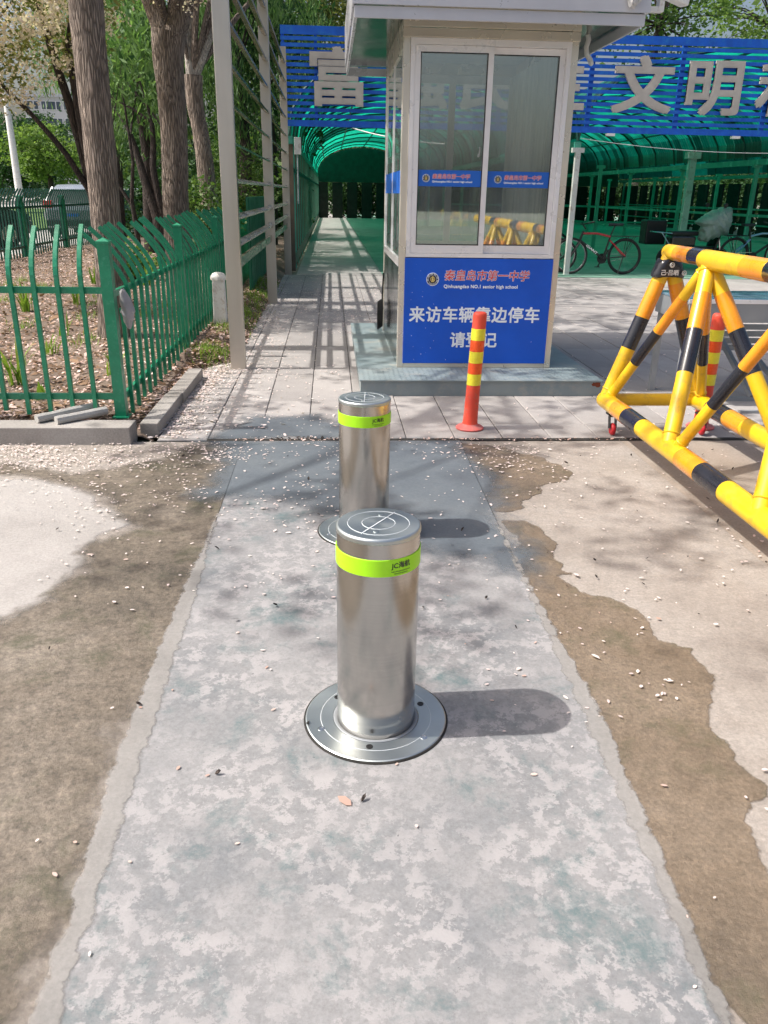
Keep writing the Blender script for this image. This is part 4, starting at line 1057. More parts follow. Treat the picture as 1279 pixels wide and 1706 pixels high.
obj('box_body', MB().box(-.61, -.495, 15.22, 15.34, 2.0, 2.27), M_shedpale, jb, bevel=.006); obj('conduit', MB().path([(-.56, 15.3, 2.0), (-.56, 15.3, 1.2)], .012, 8), M_grey, jb)
def cable(nm, a, b, sag, lb, r_=.006):
    A = Vector(a); B = Vector(b); pts = []
    for i in range(17):
        t = i/16; p = A.lerp(B, t); p.z -= sag*4*t*(1-t); pts.append(p)
    setp(obj(nm, MB().path(pts, r_, 5), M_hose), lb, 'cable')
cable('cable', (.40, 15.5, 2.45), (1.6, 12.2, 2.05), .04, 'thin pale cable slanting from the lattice down to the booth', .010)
cable('cable', (4.45, 15.4, 2.36), (9.0, 15.4, 2.22), .10, 'thin sagging cable below the blue lattice at the right', .006)

# ------------------------------------------------------------------ blue lattice signboard with letters
lt = thing('blue_lattice', 'long blue slatted signboard along the shed front', 'signboard', (4, YS-.2, 2.4))
lx0, lx1, lz0, lz1 = -.81, 12.0, 2.455, 3.975
obj('top_band', MB().box(lx0, lx1, YS-.24, YS-.21, lz1-.13, lz1), M_blat, lt); obj('bottom_band', MB().box(lx0, lx1, YS-.24, YS-.21, lz0, lz0+.10), M_blat, lt)
z = lz0+.135
while z < lz1-.16:
    obj('slat', MB().box(lx0, lx1, YS-.24+RNG.uniform(-.004, .004), YS-.215, z, z+.058), M_blat, lt); z += .0975
for x in [lx0+.01]+[4.55+1.6*k for k in range(-3, 6)]:
    obj('upright', MB().box(x-.03 if x > 0 else x, x+.05, YS-.205, YS-.16, lz0, lz1), M_blat, lt)
for i, ch in enumerate('富强民主文明和谐'):
    cx = [.16, 1.50, 2.75, 3.92, 5.46, 6.73, 8.06, 9.35][i]
    m = text_mb(ch, 1.10, .026, .02); m.v = [(x+cx, y+YS-.29, zz*.84+3.145) for x, y, zz in m.v]
    q = obj('sign_letter', m, M_letter); setp(q, {'富':'large grey metal character left of the booth on the blue lattice','强':'large grey metal character just behind the booth left edge on the blue lattice','民':'large grey metal character seen through the left booth window','主':'large grey metal character seen through the right booth window','文':'large grey metal character with crossed strokes, first right of the booth','明':'large grey metal character of two boxed halves, second right of the booth','和':'large grey metal character cut by the right edge of the photo','谐':'large grey metal character on the blue lattice at its right end'}[ch], 'letter', 'metal characters on the blue lattice')
for x in (5.0, 7.3, 8.2):
    setp(obj('bracket', MB().box(x-.07, x+.07, YS-.26, YS-.15, 2.41, 2.452), M_white), {5.0:'small white bracket under the blue lattice nearest the pale post',7.3:'small white bracket under the blue lattice below the boxed character',8.2:'small white bracket under the blue lattice at the right'}[x], 'bracket', 'white brackets under the lattice')
# ------------------------------------------------------------------ bicycles
def bicycle(name, label, loc, rz, frame_mat, scale=1.0, letters=None, group='bicycles parked under the shed', rack=True):
    t = thing(name, label, 'bicycle', loc, group); t.rotation_euler = (math.radians(4), 0, rz); t.scale = (scale,)*3
    L = dict(local=True)
    R = .315; RW = (0,0,.335); FWc = (1.06,0,.335)
    for c in (RW, FWc):
        wh = obj('wheel', MB().torus(c, (0,1,0), R, .021, 48, 10), M_tyre, t, True, **L)
        obj('rim', MB().torus(c, (0,1,0), R-.028, .009, 48, 6), M_chrome if c is FWc else M_dark, wh, True, **L)
        sp_ = MB()
        for k in range(18):
            a = 2*PI*k/18; sp_.bar((c[0]+.02*math.cos(a+.6), .018*(-1)**k, c[2]+.02*math.sin(a+.6)), (c[0]+(R-.03)*math.cos(a), 0, c[2]+(R-.03)*math.sin(a)), .0022, .0022)
        q = obj('spokes', sp_, M_chrome, wh, **L); q['kind'] = 'stuff'
        obj('hub', MB().path([(c[0], -.045, c[2]), (c[0], .045, c[2])], .02, 12), M_dark, wh, True, **L)
    BB = (.42,0,.29); ST = (.30,0,.72); HT = (.84,0,.78); HB = (.90,0,.62)
    fr_ = obj('frame', MB().path([BB, HB], .024, 10).path([BB, ST], .017, 10).path([HB, HT], .022, 10), M_dark, t, True, **L)
    obj('top_tube', MB().path([(HT[0]+.01,0,HT[2]-.035), (.56,0,.745), (ST[0]+.01,0,ST[2]-.03)], .021, 10), frame_mat, fr_, True, **L)
    for s in (-1, 1):
        obj('seat_stay', MB().path([(ST[0]+.02, s*.02, ST[2]-.09), (0, s*.055, .335)], .011, 8), frame_mat, fr_, True, **L)
        obj('chain_stay', MB().path([(BB[0], s*.03, BB[2]), (0, s*.055, .335)], .011, 8), M_dark, fr_, True, **L)
    fk = MB()
    for s in (-1, 1): fk.path([(HB[0]-.005, s*.055, HB[2]-.02), (FWc[0], s*.055, .335)], .016, 8)
    fk.bar((HB[0]-.005, -.07, HB[2]-.02), (HB[0]-.005, .07, HB[2]-.02), .03, .03); obj('fork', fk, M_dark, t, True, **L)
    obj('handlebar', MB().path([(.80,0,.82), (.86,0,.90)], .014, 8).path([(.80,-.31,.93), (.87,-.1,.91), (.87,.1,.91), (.80,.31,.93)], .013, 8).path([(.80,-.31,.93), (.76,-.34,.94)], .018, 8).path([(.80,.31,.93), (.76,.34,.94)], .018, 8), M_dark, t, True, **L)
    obj('seat_post', MB().path([ST, (.235,0,.89)], .013, 8), M_dark, t, True, **L)
    m = MB(); vs = []
    prof = [(.09,.075), (.12,.085), (.18,.06), (.26,.03), (.36,.018)]
    for x, wv in prof:
        for u, v in ((-1, .0), (-.85, .03), (0, .042), (.85, .03), (1, .0), (0, -.02)): vs.append((x, u*wv, .90+v))
    fs = [(i*6+k, i*6+(k+1) % 6, (i+1)*6+(k+1) % 6, (i+1)*6+k) for i in range(4) for k in range(6)]+[(5,4,3,2,1,0), (24,25,26,27,28,29)]
    obj('saddle', m.add(vs, fs), M_dark, t, True, **L)
    cr = MB().path([(BB[0], -.055, BB[2]), (BB[0], -.045, BB[2])], .095, 24).bar((BB[0], -.07, BB[2]), (BB[0]+.06, -.07, BB[2]-.15), .02, .025).bar((BB[0], .07, BB[2]), (BB[0]-.06, .07, BB[2]+.15), .02, .025)
    cr.box(BB[0]+.02, BB[0]+.10, -.15, -.07, BB[2]-.165, BB[2]-.145).box(BB[0]-.10, BB[0]-.02, .07, .15, BB[2]+.145, BB[2]+.165)
    obj('crank', cr, M_dark, t, True, **L)
    obj('chain', MB().bar((BB[0], -.05, BB[2]+.09), (0, -.05, .37), .005, .008).bar((BB[0], -.05, BB[2]-.09), (0, -.05, .30), .005, .008), M_chrome, t, **L)
    obj('kickstand', MB().path([(.05, .07, .32), (.16, .16, .01)], .009, 6), M_dark, t, True, **L)
    if rack:
        rm = MB()
        for y in (-.05, .05): rm.path([(.27, y, .70), (-.25, y, .70)], .007, 6).path([(0, y, .345), (-.17, y, .70)], .006, 6).path([(0, y, .345), (-.03, y, .70)], .006, 6)
        for k in range(5): rm.bar((.2-.1*k, -.05, .70), (.2-.1*k, .05, .70), .008, .008)
        obj('luggage_rack', rm, M_dark, t, True, **L)
        pts = [(R*1.09*math.cos(a), 0, .335+R*1.09*math.sin(a)) for a in np.linspace(.35, 2.0, 12)]
        vs = []; 
        for p in pts:
            for y in (-.028, 0, .028): vs.append((p[0], y, p[2]+(.008 if y == 0 else 0)))
        obj('mudguard', MB().add(vs, [(i*3+k, i*3+k+1, (i+1)*3+k+1, (i+1)*3+k) for i in range(11) for k in range(2)]), M_chrome, t, True, **L)
    if letters:
        for sgn in (1, -1):
            m = text_mb(letters, .06, .002, .001, 'CENTER', 1.5)
            d = Vector((HB[0]-BB[0], 0, HB[2]-BB[2])).normalized(); ang = math.atan2(d.z, d.x)
            if sgn == 1: M_ = Matrix.Translation((.66, -.026, .455)) @ Matrix.Rotation(-ang, 4, 'Y')
            else: M_ = Matrix.Translation((.66, .026, .455)) @ Matrix.Rotation(-ang, 4, 'Y') @ Matrix.Rotation(PI, 4, 'Z')
            m.xf(M_); obj('frame_lettering', m, M_white, fr_, **L)
    return t
bicycle('bicycle', 'black and red mountain bike with rear rack parked beside the pale post', (5.65, 15.80, .006), PI+.02, M_redframe, 1.0, 'GIANT')
bicycle('bicycle', 'dark bicycle with pale rims half hidden behind the red mountain bike', (5.15, 18.9, .006), PI+.12, M_dark, .95, None, rack=False)
bicycle('bicycle', 'dark bicycle mostly hidden by the right corner of the booth', (3.5, 16.3, .006), -.1, M_dark, .95, None, rack=False)
bicycle('bicycle', 'pale blue framed bicycle with black saddle at the right edge of the shed', (8.32, 16.9, .006), .12, M_tabletop, 1.0, None)

# covered electric scooter
sc = thing('electric_scooter', 'dark electric scooter under a creased grey green rain cover in the shed', 'scooter', (7.65, 17.3, .006), None)
L = dict(local=True)
for x in (-.62, .62):
    wh = obj('wheel', MB().torus((x,0,.22), (0,1,0), .175, .042, 32, 10), M_tyre, sc, True, **L); obj('rim', MB().path([(x,-.03,.22), (x,.03,.22)], .13, 20), M_dark, wh, True, **L)
m = MB().box(-.55, .42, -.14, .14, .22, .46).box(-.60, -.05, -.13, .13, .46, .66); obj('body', m, M_carblack, sc, bevel=.03, **L)
obj('footboard', MB().box(-.05, .40, -.15, .15, .28, .33), M_dark, sc, bevel=.01, **L)
obj('front_shield', MB().bar((.38,0,.30), (.52,0,.88), .05, .34, up=(0,1,0)), M_carblack, sc, bevel=.015, **L)
obj('fork', MB().path([(.62,-.07,.22), (.50,-.05,.75)], .02, 8).path([(.62,.07,.22), (.50,.05,.75)], .02, 8), M_chrome, sc, True, **L)
obj('seat', MB().box(-.60, .0, -.13, .13, .665, .76), M_dark, sc, bevel=.035, **L)
obj('handlebar', MB().path([(.50,0,.8), (.44,0,1.02), (.42,-.28,1.06)], .014, 8).path([(.44,0,1.02), (.42,.28,1.06)], .014, 8), M_dark, sc, True, **L)
obj('rear_rack', MB().path([(-.50,-.10,.70), (-.98,-.12,.74), (-.98,.12,.74), (-.50,.10,.70)], .012, 8).path([(-.62,-.11,.72), (-.62,.11,.72)], .010, 8).path([(-.80,-.11,.73), (-.80,.11,.73)], .010, 8).path([(-.86,-.12,.735), (-.60,-.14,.42), (-.1,-.15,.33), (.2,-.15,.31)], .011, 8), M_chrome, sc, True, **L)
for y, mm in ((-.30, 1), (.30, 1)):
    obj('mirror', MB().path([(.42,y*.9,1.06), (.38,y*1.1,1.22)], .006, 6).path([(.38,y*1.1-.02,1.27), (.38,y*1.1+.02,1.27)], .045, 16), M_dark, sc, True, **L)
sc.rotation_euler = (0, 0, .15)
q = obj('rain_cover', drape([(-.38,.02),(-.22,.13),(.10,.30),(.17,.335),(.32,.30),(.34,-.02),(.30,-.20),(.05,-.27),(-.12,-.36),(-.26,-.30),(-.24,-.06)], (0,0,0), .24, .035, 7, 4), M_cover, local=True, smooth=True)
q.location = (7.93, 17.15, .92); setp(q, 'creased grey green rain cover thrown over the scooter', 'cover')
setp(obj('storage_box', MB().box(6.85, 7.30, 18.0, 18.4, .45, .95), M_dark, bevel=.03), 'black box on the shed side behind the scooter rack', 'box')

# ------------------------------------------------------------------ trees
def leaves(cl, per, spread, size, elong=1.8, droop=0, flat=.5, strand=None):
    """cl (k,3) cluster centres -> diamond leaves"""
    k = len(cl); n = k*per
    c = np.repeat(cl, per, 0) + NR.normal(0, 1, (n, 3))*np.array(spread)
    d = NR.normal(0, 1, (n, 3)); d[:, 2] = d[:, 2]*flat - droop; d /= np.linalg.norm(d, axis=1)[:, None]
    u = NR.normal(0, 1, (n, 3)); u -= d*(u*d).sum(1)[:, None]; u /= np.linalg.norm(u, axis=1)[:, None]
    s = size*NR.lognormal(0, .28, n)[:, None]
    V = np.stack([c-d*s*elong, c+u*s, c+d*s*elong, c-u*s], 1).reshape(-1, 3)
    return V
def blob_pts(n, centre, rad, seed=0, thr=0.0, fr=1.1, shell=.0):
    r = np.random.default_rng(seed); out = []
    c = np.array(centre); rad = np.array(rad)
    while len(out) < n:
        p = r.uniform(-1, 1, (n*2, 3)); l = np.linalg.norm(p, axis=1); p = p[(l < 1) & (l > shell)]
        for q in p:
            w_ = c+q*rad
            if noise.noise(Vector(w_*fr)) > thr: out.append(w_)
            if len(out) >= n: break
    return np.array(out)
def add_leafmesh(name, Vs, mt, parent):
    V = np.concatenate(Vs); F = np.arange(len(V)).reshape(-1, 4)
    return npmesh(name, V, F, mt, parent, loc=parent.location if parent else (0,0,0))
def trunk_mb(pts, radii, n=20, seed=0, rough_=.05):
    m = MB(); P_ = [Vector(p) for p in pts]; out = []; rr = []
    for i in range(len(P_)-1):
        L_ = (P_[i+1]-P_[i]).length; s = max(2, int(L_/.12))
        for k in range(s):
            t = k/s; out.append(P_[i].lerp(P_[i+1], t)+Vector((noise.noise(Vector((seed, i+t, 0))), noise.noise(Vector((seed, 5, i+t))), 0))*radii[0]*.25); rr.append(radii[i]*(1-t)+radii[i+1]*t)
    out.append(P_[-1]); rr.append(radii[-1]); m.path(out, rr, n)
    ctr = out
    vs = []
    for q, v in enumerate(m.v):
        i = q//n; a = Vector(v)-ctr[i]; k = 1+rough_*2*noise.noise(Vector((a.x*22, a.y*22, v[2]*2.2+seed)))+rough_*1.5*noise.noise(Vector((a.x*9, a.y*9, v[2]*5+seed)))
        vs.append(tuple(ctr[i]+a*k))
    m.v = vs; return m
def limbs(m, base, targets, r0, seed, n=8):
    r = random.Random(seed); base = Vector(base)
    for t in targets:
        t = Vector(t); mid = base.lerp(t, .5)+Vector((r.uniform(-.15, .15), r.uniform(-.15, .15), r.uniform(-.05, .25)))*(t-base).length*.5
        q = base.lerp(mid, .5)+Vector((0, 0, .03)); m.path([base, q, mid, mid.lerp(t, .5), t], [r0, r0*.8, r0*.6, r0*.4, r0*.15], n)
    return m

def tree(name, label, loc, trunk, radii, bark_mt, crown, seed, group=None, forks=(), twigs=14, twig_r=.05, name_crown='crown'):
    t = thing(name, label, 'tree', loc, group)
    m = trunk_mb(trunk, radii, 24, seed)
    for f in forks:
        fm = trunk_mb(f[0], f[1], 14, seed+3); m.add(fm.v, fm.f)
    tops = [trunk[-1]]+[f[0][-1] for f in forks]
    cls = []
    for (n, c, rad, thr, per, spread, size, el, droop, mt, nm) in crown:
        cl = blob_pts(n, c, rad, seed+len(cls), thr); cls.append((cl, per, spread, size, el, droop, mt, nm))
    r = random.Random(seed)
    allc = np.concatenate([c[0] for c in cls])
    for k in range(twigs):
        b = r.choice(tops); p = allc[r.randrange(len(allc))]; limbs(m, b, [p], twig_r*r.uniform(.5, 1), seed+k)
    obj('trunk', m, bark_mt, t, True)
    byn = {}
    for cl, per, spread, size, el, droop, mt, nm in cls:
        byn.setdefault((nm, mt.name), [mt, []])[1].append(leaves(cl, per, spread, size, el, droop))
    for (nm, _), (mt, Vs) in byn.items(): add_leafmesh(nm, Vs, mt, t)
    return t
# three big trunks in the garden
tree('garden_tree', 'thick straight grey brown trunk nearest in the garden, behind the corner railing post', (-2.02, 7.75, .1),
     [(-2.02,7.75,.0), (-2.02,7.75,.3), (-1.99,7.72,1.5), (-1.965,7.70,2.8), (-1.96,7.7,3.6), (-1.9,7.7,4.6)], [.165,.145,.128,.135,.14,.11], M_bark1,
     [(60, (-1.6,6.9,5.6), (2.6,3.2,1.2), -.05, 34, (.16,.16,.10), .030, 1.6, .1, M_leafspring, 'crown'), (50, (-3.6,4.2,5.8), (1.9,2.8,.9), .0, 36, (.15,.15,.1), .030, 1.6, .1, M_leafmid, 'crown')], 4,
     forks=[([(-1.97,7.7,3.3), (-2.5,7.2,4.6), (-3.0,6.4,5.6)], [.09,.07,.04]), ([(-1.97,7.7,3.4), (-1.5,7.4,4.7), (-1.0,7.0,5.4)], [.09,.07,.04])], twigs=18)
tree('garden_tree', 'thick rough barked trunk forking near the photo top, second trunk in the garden', (-1.98, 11.1, .1),
     [(-1.96,11.1,.0), (-1.96,11.1,1.4), (-1.93,11.1,2.6), (-1.90,11.1,3.15)], [.19,.160,.168,.205], M_bark1,
     [(70, (-1.2,11,6.4), (3.0,3.0,1.5), .0, 32, (.18,.18,.12), .034, 1.6, .1, M_leafspring, 'crown')], 8,
     forks=[([(-1.92,11.1,3.0), (-2.10,11.1,3.5), (-2.45,11.0,4.8)], [.15,.11,.07]), ([(-1.90,11.1,3.0), (-1.70,11.1,3.55), (-1.3,11.0,5.0)], [.15,.12,.07])], twigs=16)
tree('garden_tree', 'slimmer trunk splitting into two pale limbs beside the first steel post', (-1.82, 13.0, .1),
     [(-1.76,13,.0), (-1.80,13,1.2), (-1.88,13,2.2), (-1.93,13,2.92)], [.16,.13,.115,.13], M_bark1,
     [(50, (-1.5,13,6.4), (2.4,2.6,1.4), .0, 30, (.18,.18,.12), .034, 1.6, .1, M_leafspring, 'crown')], 15, twigs=10)
q = [o for o in COL.objects if o.name.startswith('garden_tree')][-1]
pl_ = trunk_mb([(-1.95,13,2.85), (-1.96,13,3.3), (-1.90,13,4.1), (-1.85,13,5.2)], [.075,.072,.065,.05], 14, 3)
p2_ = trunk_mb([(-1.92,13,2.86), (-1.78,13,3.15), (-1.60,13,3.5), (-1.2,13,4.4)], [.06,.055,.055,.04], 14, 5); pl_.add(p2_.v, p2_.f)
obj('pale_limb', pl_, M_bark3, q, True)
# crab apple
tree('crab_apple', 'blossoming crab apple with several thin dark stems at the left', (-2.75, 10.3, .1),
     [(-2.70,10.3,.0), (-2.74,10.3,1.0), (-2.86,10.3,1.9), (-2.98,10.2,2.6), (-3.1,10.1,3.4)], [.075,.065,.055,.045,.03], M_bark2,
     [(300, (-3.75,10.0,3.50), (1.6,1.2,1.3), -.25, 30, (.12,.12,.10), .017, 1.7, .1, M_leafspring, 'crown'),
      (950, (-3.75,9.6,3.45), (1.6,1.1,1.3), -.2, 26, (.055,.055,.05), .0150, 1.0, 0, M_blossom, 'blossom'),
      (200, (-2.1,10.2,3.75), (1.0,.7,.65), -.1, 26, (.06,.06,.06), .015, 1.0, 0, M_blossom, 'blossom'),
      (40, (-2.1,10.5,3.8), (.8,.7,.6), -.1, 26, (.08,.08,.07), .020, 1.7, 0, M_leafmid, 'crown')], 21,
     forks=[([(-2.72,10.3,.2), (-2.66,10.25,1.0), (-2.78,10.2,1.8), (-2.85,10.2,2.8), (-2.6,10.2,3.8)], [.06,.05,.045,.035,.02]),
            ([(-2.74,10.3,1.25), (-3.0,10.2,1.75), (-3.3,10.1,2.15), (-3.8,10.0,2.7)], [.04,.032,.026,.015])], twigs=22, twig_r=.022)
# dark multi stem small trees beyond
tree('small_tree', 'dark multi stemmed small tree between the two big garden trunks', (-3.2, 16, .1),
     [(-3.15,16,.0), (-3.2,16,.9), (-3.4,16,1.7), (-3.55,16,2.3)], [.10,.09,.07,.05], M_bark2,
     [(60, (-3.4,16.2,3.4), (1.0,1.0,1.1), -.1, 40, (.12,.12,.25), .020, 4.0, 1.4, M_leafwill, 'crown')], 31,
     forks=[([(-3.15,16,.2), (-3.1,16,1.0), (-3.2,16,1.8), (-3.15,16,2.5)], [.09,.08,.06,.04]), ([(-3.15,16,.5), (-2.95,16,1.3), (-2.8,16,2.2)], [.06,.05,.035])], twigs=8, twig_r=.03)
tree('small_tree', 'thin young tree with bent bare stem just right of the first big trunk', (-3.15, 14, .1),
     [(-3.10,14,.0), (-3.15,14,.9), (-3.18,14,1.2), (-3.10,14,1.8), (-3.15,14,2.6)], [.045,.04,.035,.025,.015], M_bark2,
     [(20, (-3.2,14.2,3.2), (.7,.7,.6), -.1, 40, (.12,.12,.2), .018, 4, 1.2, M_leafwill, 'crown')], 35,
     forks=[([(-3.15,14,1.1), (-3.3,14,1.35), (-3.5,14,1.75)], [.03,.025,.02])], twigs=5, twig_r=.015)
# weeping feathery trees filling behind the rack
wt = 0
for (x, y, zc, rx, rz, n, lb) in ((-3.9, 18.5, 4.2, 1.7, 1.9, 210, 'feathery green weeping tree seen between the two big garden trunks'), (-1.75, 17.5, 4.6, 1.2, 2.1, 200, 'feathery green weeping tree behind the pale forked limbs'),
        (-1.5, 22, 4.9, 1.6, 2.7, 170, 'dark feathery tree behind the steel rack beside the shed'), (-5.6, 23, 4.6, 1.9, 2.2, 120, 'feathery green tree behind the blossoming crab apple')):
    wt += 1
    tree('weeping_tree', lb, (x, y, .1), [(x,y,0), (x+.1,y,2), (x,y,3.6)], [.14,.11,.07], M_bark2,
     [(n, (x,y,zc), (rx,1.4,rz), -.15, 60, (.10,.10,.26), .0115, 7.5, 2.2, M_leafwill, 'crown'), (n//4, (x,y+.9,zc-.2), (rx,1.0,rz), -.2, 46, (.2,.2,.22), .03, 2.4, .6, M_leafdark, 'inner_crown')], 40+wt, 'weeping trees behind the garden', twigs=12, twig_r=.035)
# dark wall of trees beyond, to the left of the shed
k = 0
for (x, y, zc, rx, ry, rz, mt, lb) in ((-2.3, 27, 3.6, 1.6, 1.5, 3.6, M_leafdark, 'dense dark tree left of the shed wall'), (-4.9, 29, 3.6, 1.9, 1.5, 3.4, M_leafdark, 'dense dark tree behind the garden trunks'),
      (-2.2, 21.0, 1.5, 1.0, .8, 1.35, M_leafmid, 'low bushy tree behind the steel posts'), (-1.9, 34, 8.0, 3.6, 2, 3.4, M_leafspring, 'tall pale budding tree rising above the shed at its left end'),
      (3.5, 55, 9.0, 6.0, 3, 4.5, M_leafspring, 'tall pale budding tree far behind the shed')):
    k += 1
    per = 60; sp_ = .22 if zc < 7 else .35; sz = .035 if zc < 7 else .05
    tree('background_tree', lb, (x, y, 0), [(x,y,0), (x,y,zc*.5), (x+.1,y,zc)], [.16,.13,.08], M_bark2,
      [(int(75*rx*rz/4), (x,y,zc), (rx,ry,rz), -.18, per, (sp_,)*3, sz, 1.5, .2, mt, 'crown')], 60+k, twigs=26, twig_r=.06)
for (x, y, zc, rx, lb) in ((-14.2, 45, 2.9, 2.0, 'bright green round tree beyond the road, between the lamp post and the apartment block'), (-17.6, 50, 3.0, 2.3, 'dark round tree at the far left edge beyond the road'),
      (-10.2, 48, 3.0, 2.1, 'green tree beyond the silver cars'), (-7.2, 52, 3.4, 2.4, 'dark green tree beyond the farther car'), (-12.0, 62, 3.4, 3.0, 'dark tree far behind the bright round tree'), (-19.5, 62, 4.2, 3.4, 'tall dark tree far beyond the road at the left')):
    k += 1; br = lb.startswith('bright')
    mt = M_leafbright if br else (M_leafmid if 'green tree beyond the silver' in lb else M_leafdark)
    tree('roadside_tree', lb, (x, y, 0), [(x,y,0), (x,y,1.5), (x,y,zc)], [.16,.13,.08], M_bark2,
      [(90, (x,y,zc), (rx,rx*.8,1.35 if rx < 2.2 else 2.0), -.22, 70, (.24,.24,.16), .055, 1.4, .1, mt, 'crown')], 80+k, 'trees beyond the road', twigs=14)
# trees over the shed at the right
for i, (x, y, zc, rx, lb) in enumerate(((19.5, 54, 12.0, 4.6, 'leafy tree rising over the shed right of the booth roof'), (27.5, 56, 12.5, 5.0, 'leafy tree rising over the shed at the top right corner'), (24, 66, 16, 6, 'tall sparse tree farther behind the shed at the right'))):
    tree('shed_tree', lb, (x, y, 0), [(x,y,0), (x,y,6), (x+.2,y,zc-1)], [.4,.3,.15], M_bark2,
      [(130, (x,y,zc), (rx,3.0,4.2), .10, 26, (.45,.45,.32), .085, 1.5, .2, M_leafmid if i != 1 else M_leafbright, 'crown')], 120+i, 'trees above the shed', twigs=30, twig_r=.09)
# shrubs behind the rack
k = 0
for (x, y, z, r_, lb) in ((-1.75, 12.2, .95, .42, 'leafy shrub by the forked trunk behind the railings'), (-1.6, 14.2, 1.6, .42, 'leafy green shrub behind the first and second steel posts'), (-1.55, 16.4, 1.5, .5, 'leafy shrub behind the second steel post'), (-2.9, 12.6, .35, .35, 'low yellow green shrub between the big trunks')):
    k += 1; t = thing('shrub', lb, 'shrub', (x, y, .1), 'shrubs in the garden')
    m = MB(); r = random.Random(k)
    cl = blob_pts(46, (x,y,z), (r_,r_,.62 if z > .5 else .25), 200+k, -.2)
    for p in cl[:14]: limbs(m, (x,y,.05), [p], .012, k, 5)
    obj('stem', m, M_bark2, t, True); add_leafmesh('foliage', [leaves(cl, 36, (.09,.09,.08), .017, 1.6)], M_leafbright if z < .5 else M_leafmid, t)
# iris like tufts and grass in the garden
def tuft(x, y, n, h, lb, seed, spread=.10):
    r = random.Random(seed); m = MB(); z0 = garden_z(x, y)-.01
    for i in range(n):
        a = r.uniform(0, 2*PI); l = h*r.uniform(.55, 1.1); bx = x+r.uniform(-.05, .05); by_ = y+r.uniform(-.04, .04); w_ = r.uniform(.007, .013); lean = r.uniform(.1, .6)
        dx, dy = math.cos(a), math.sin(a); px, py = -dy*w_, dx*w_; vs = []
        for t_, ww in ((0, .8), (.35, 1), (.7, .75), (1, .05)):
            o_ = lean*l*t_**1.8; zz = z0+l*t_*(1-.25*lean*t_)
            vs += [(bx+dx*o_-px*ww, by_+dy*o_-py*ww, zz), (bx+dx*o_+px*ww, by_+dy*o_+py*ww, zz)]
        m.add(vs, [(0,1,3,2), (2,3,5,4), (4,5,7,6)])
    q = obj('iris_plant', m, M_grass); setp(q, lb, 'plant', 'iris tufts in the garden')
for i, a in enumerate((((-2.22, 5.75), 16, .34, 'bright green iris tuft at the left photo edge behind the railings'), ((-1.62, 6.05), 10, .20, 'small iris tuft just left of the corner railing post'), ((-3.4, 9.4), 22, .38, 'yellow green iris clump in the middle of the garden'), ((-3.0, 9.9), 14, .30, 'pale iris clump right of the yellow green one'),
      ((-2.55, 7.9), 10, .24, 'thin iris tuft left of the nearest trunk'), ((-2.35, 6.9), 8, .22, 'sparse iris tuft between two railing bars'), ((-2.9, 11.6), 26, .30, 'dense green tuft just left of the nearest trunk in the background'), ((-3.4, 12.2), 26, .28, 'green tuft beneath the far railings'), ((-2.6, 11.9), 24, .30, 'green tuft at the foot of the second big trunk'), ((-1.9, 5.35), 6, .18, 'tiny green sprout near the front railings'))):
    tuft(a[0][0], a[0][1], a[1], a[2], a[3], 300+i)
def grass_area(name, n, x0, x1, y0, y1, h, lb):
    xy = clumps(n, max(6, n//60), x0, x1, y0, y1, .07, .16); s = h*NR.uniform(.5, 1.2, n); a = NR.uniform(0, 2*PI, n); w_ = .0035
    z = np.array([garden_z(p, q) for p, q in xy])
    V = np.zeros((n, 3, 3)); V[:, 0] = np.stack([xy[:,0]-w_*np.sin(a), xy[:,1]+w_*np.cos(a), z], 1); V[:, 1] = np.stack([xy[:,0]+w_*np.sin(a), xy[:,1]-w_*np.cos(a), z], 1)
    V[:, 2] = np.stack([xy[:,0]+s*.5*np.cos(a), xy[:,1]+s*.5*np.sin(a), z+s], 1)
    o = npmesh(name, V.reshape(-1, 3), np.arange(n*3).reshape(n, 3), M_grass, kind='stuff'); o['label'] = lb
grass_area('grass', 2600, -1.2, -.86, 6.8, 13.5, .07, 'short grass tufts on the verge beside the green railings')
grass_area('grass', 1800, -5, -1.5, 6.5, 14, .09, 'thin grass tufts in the garden litter')

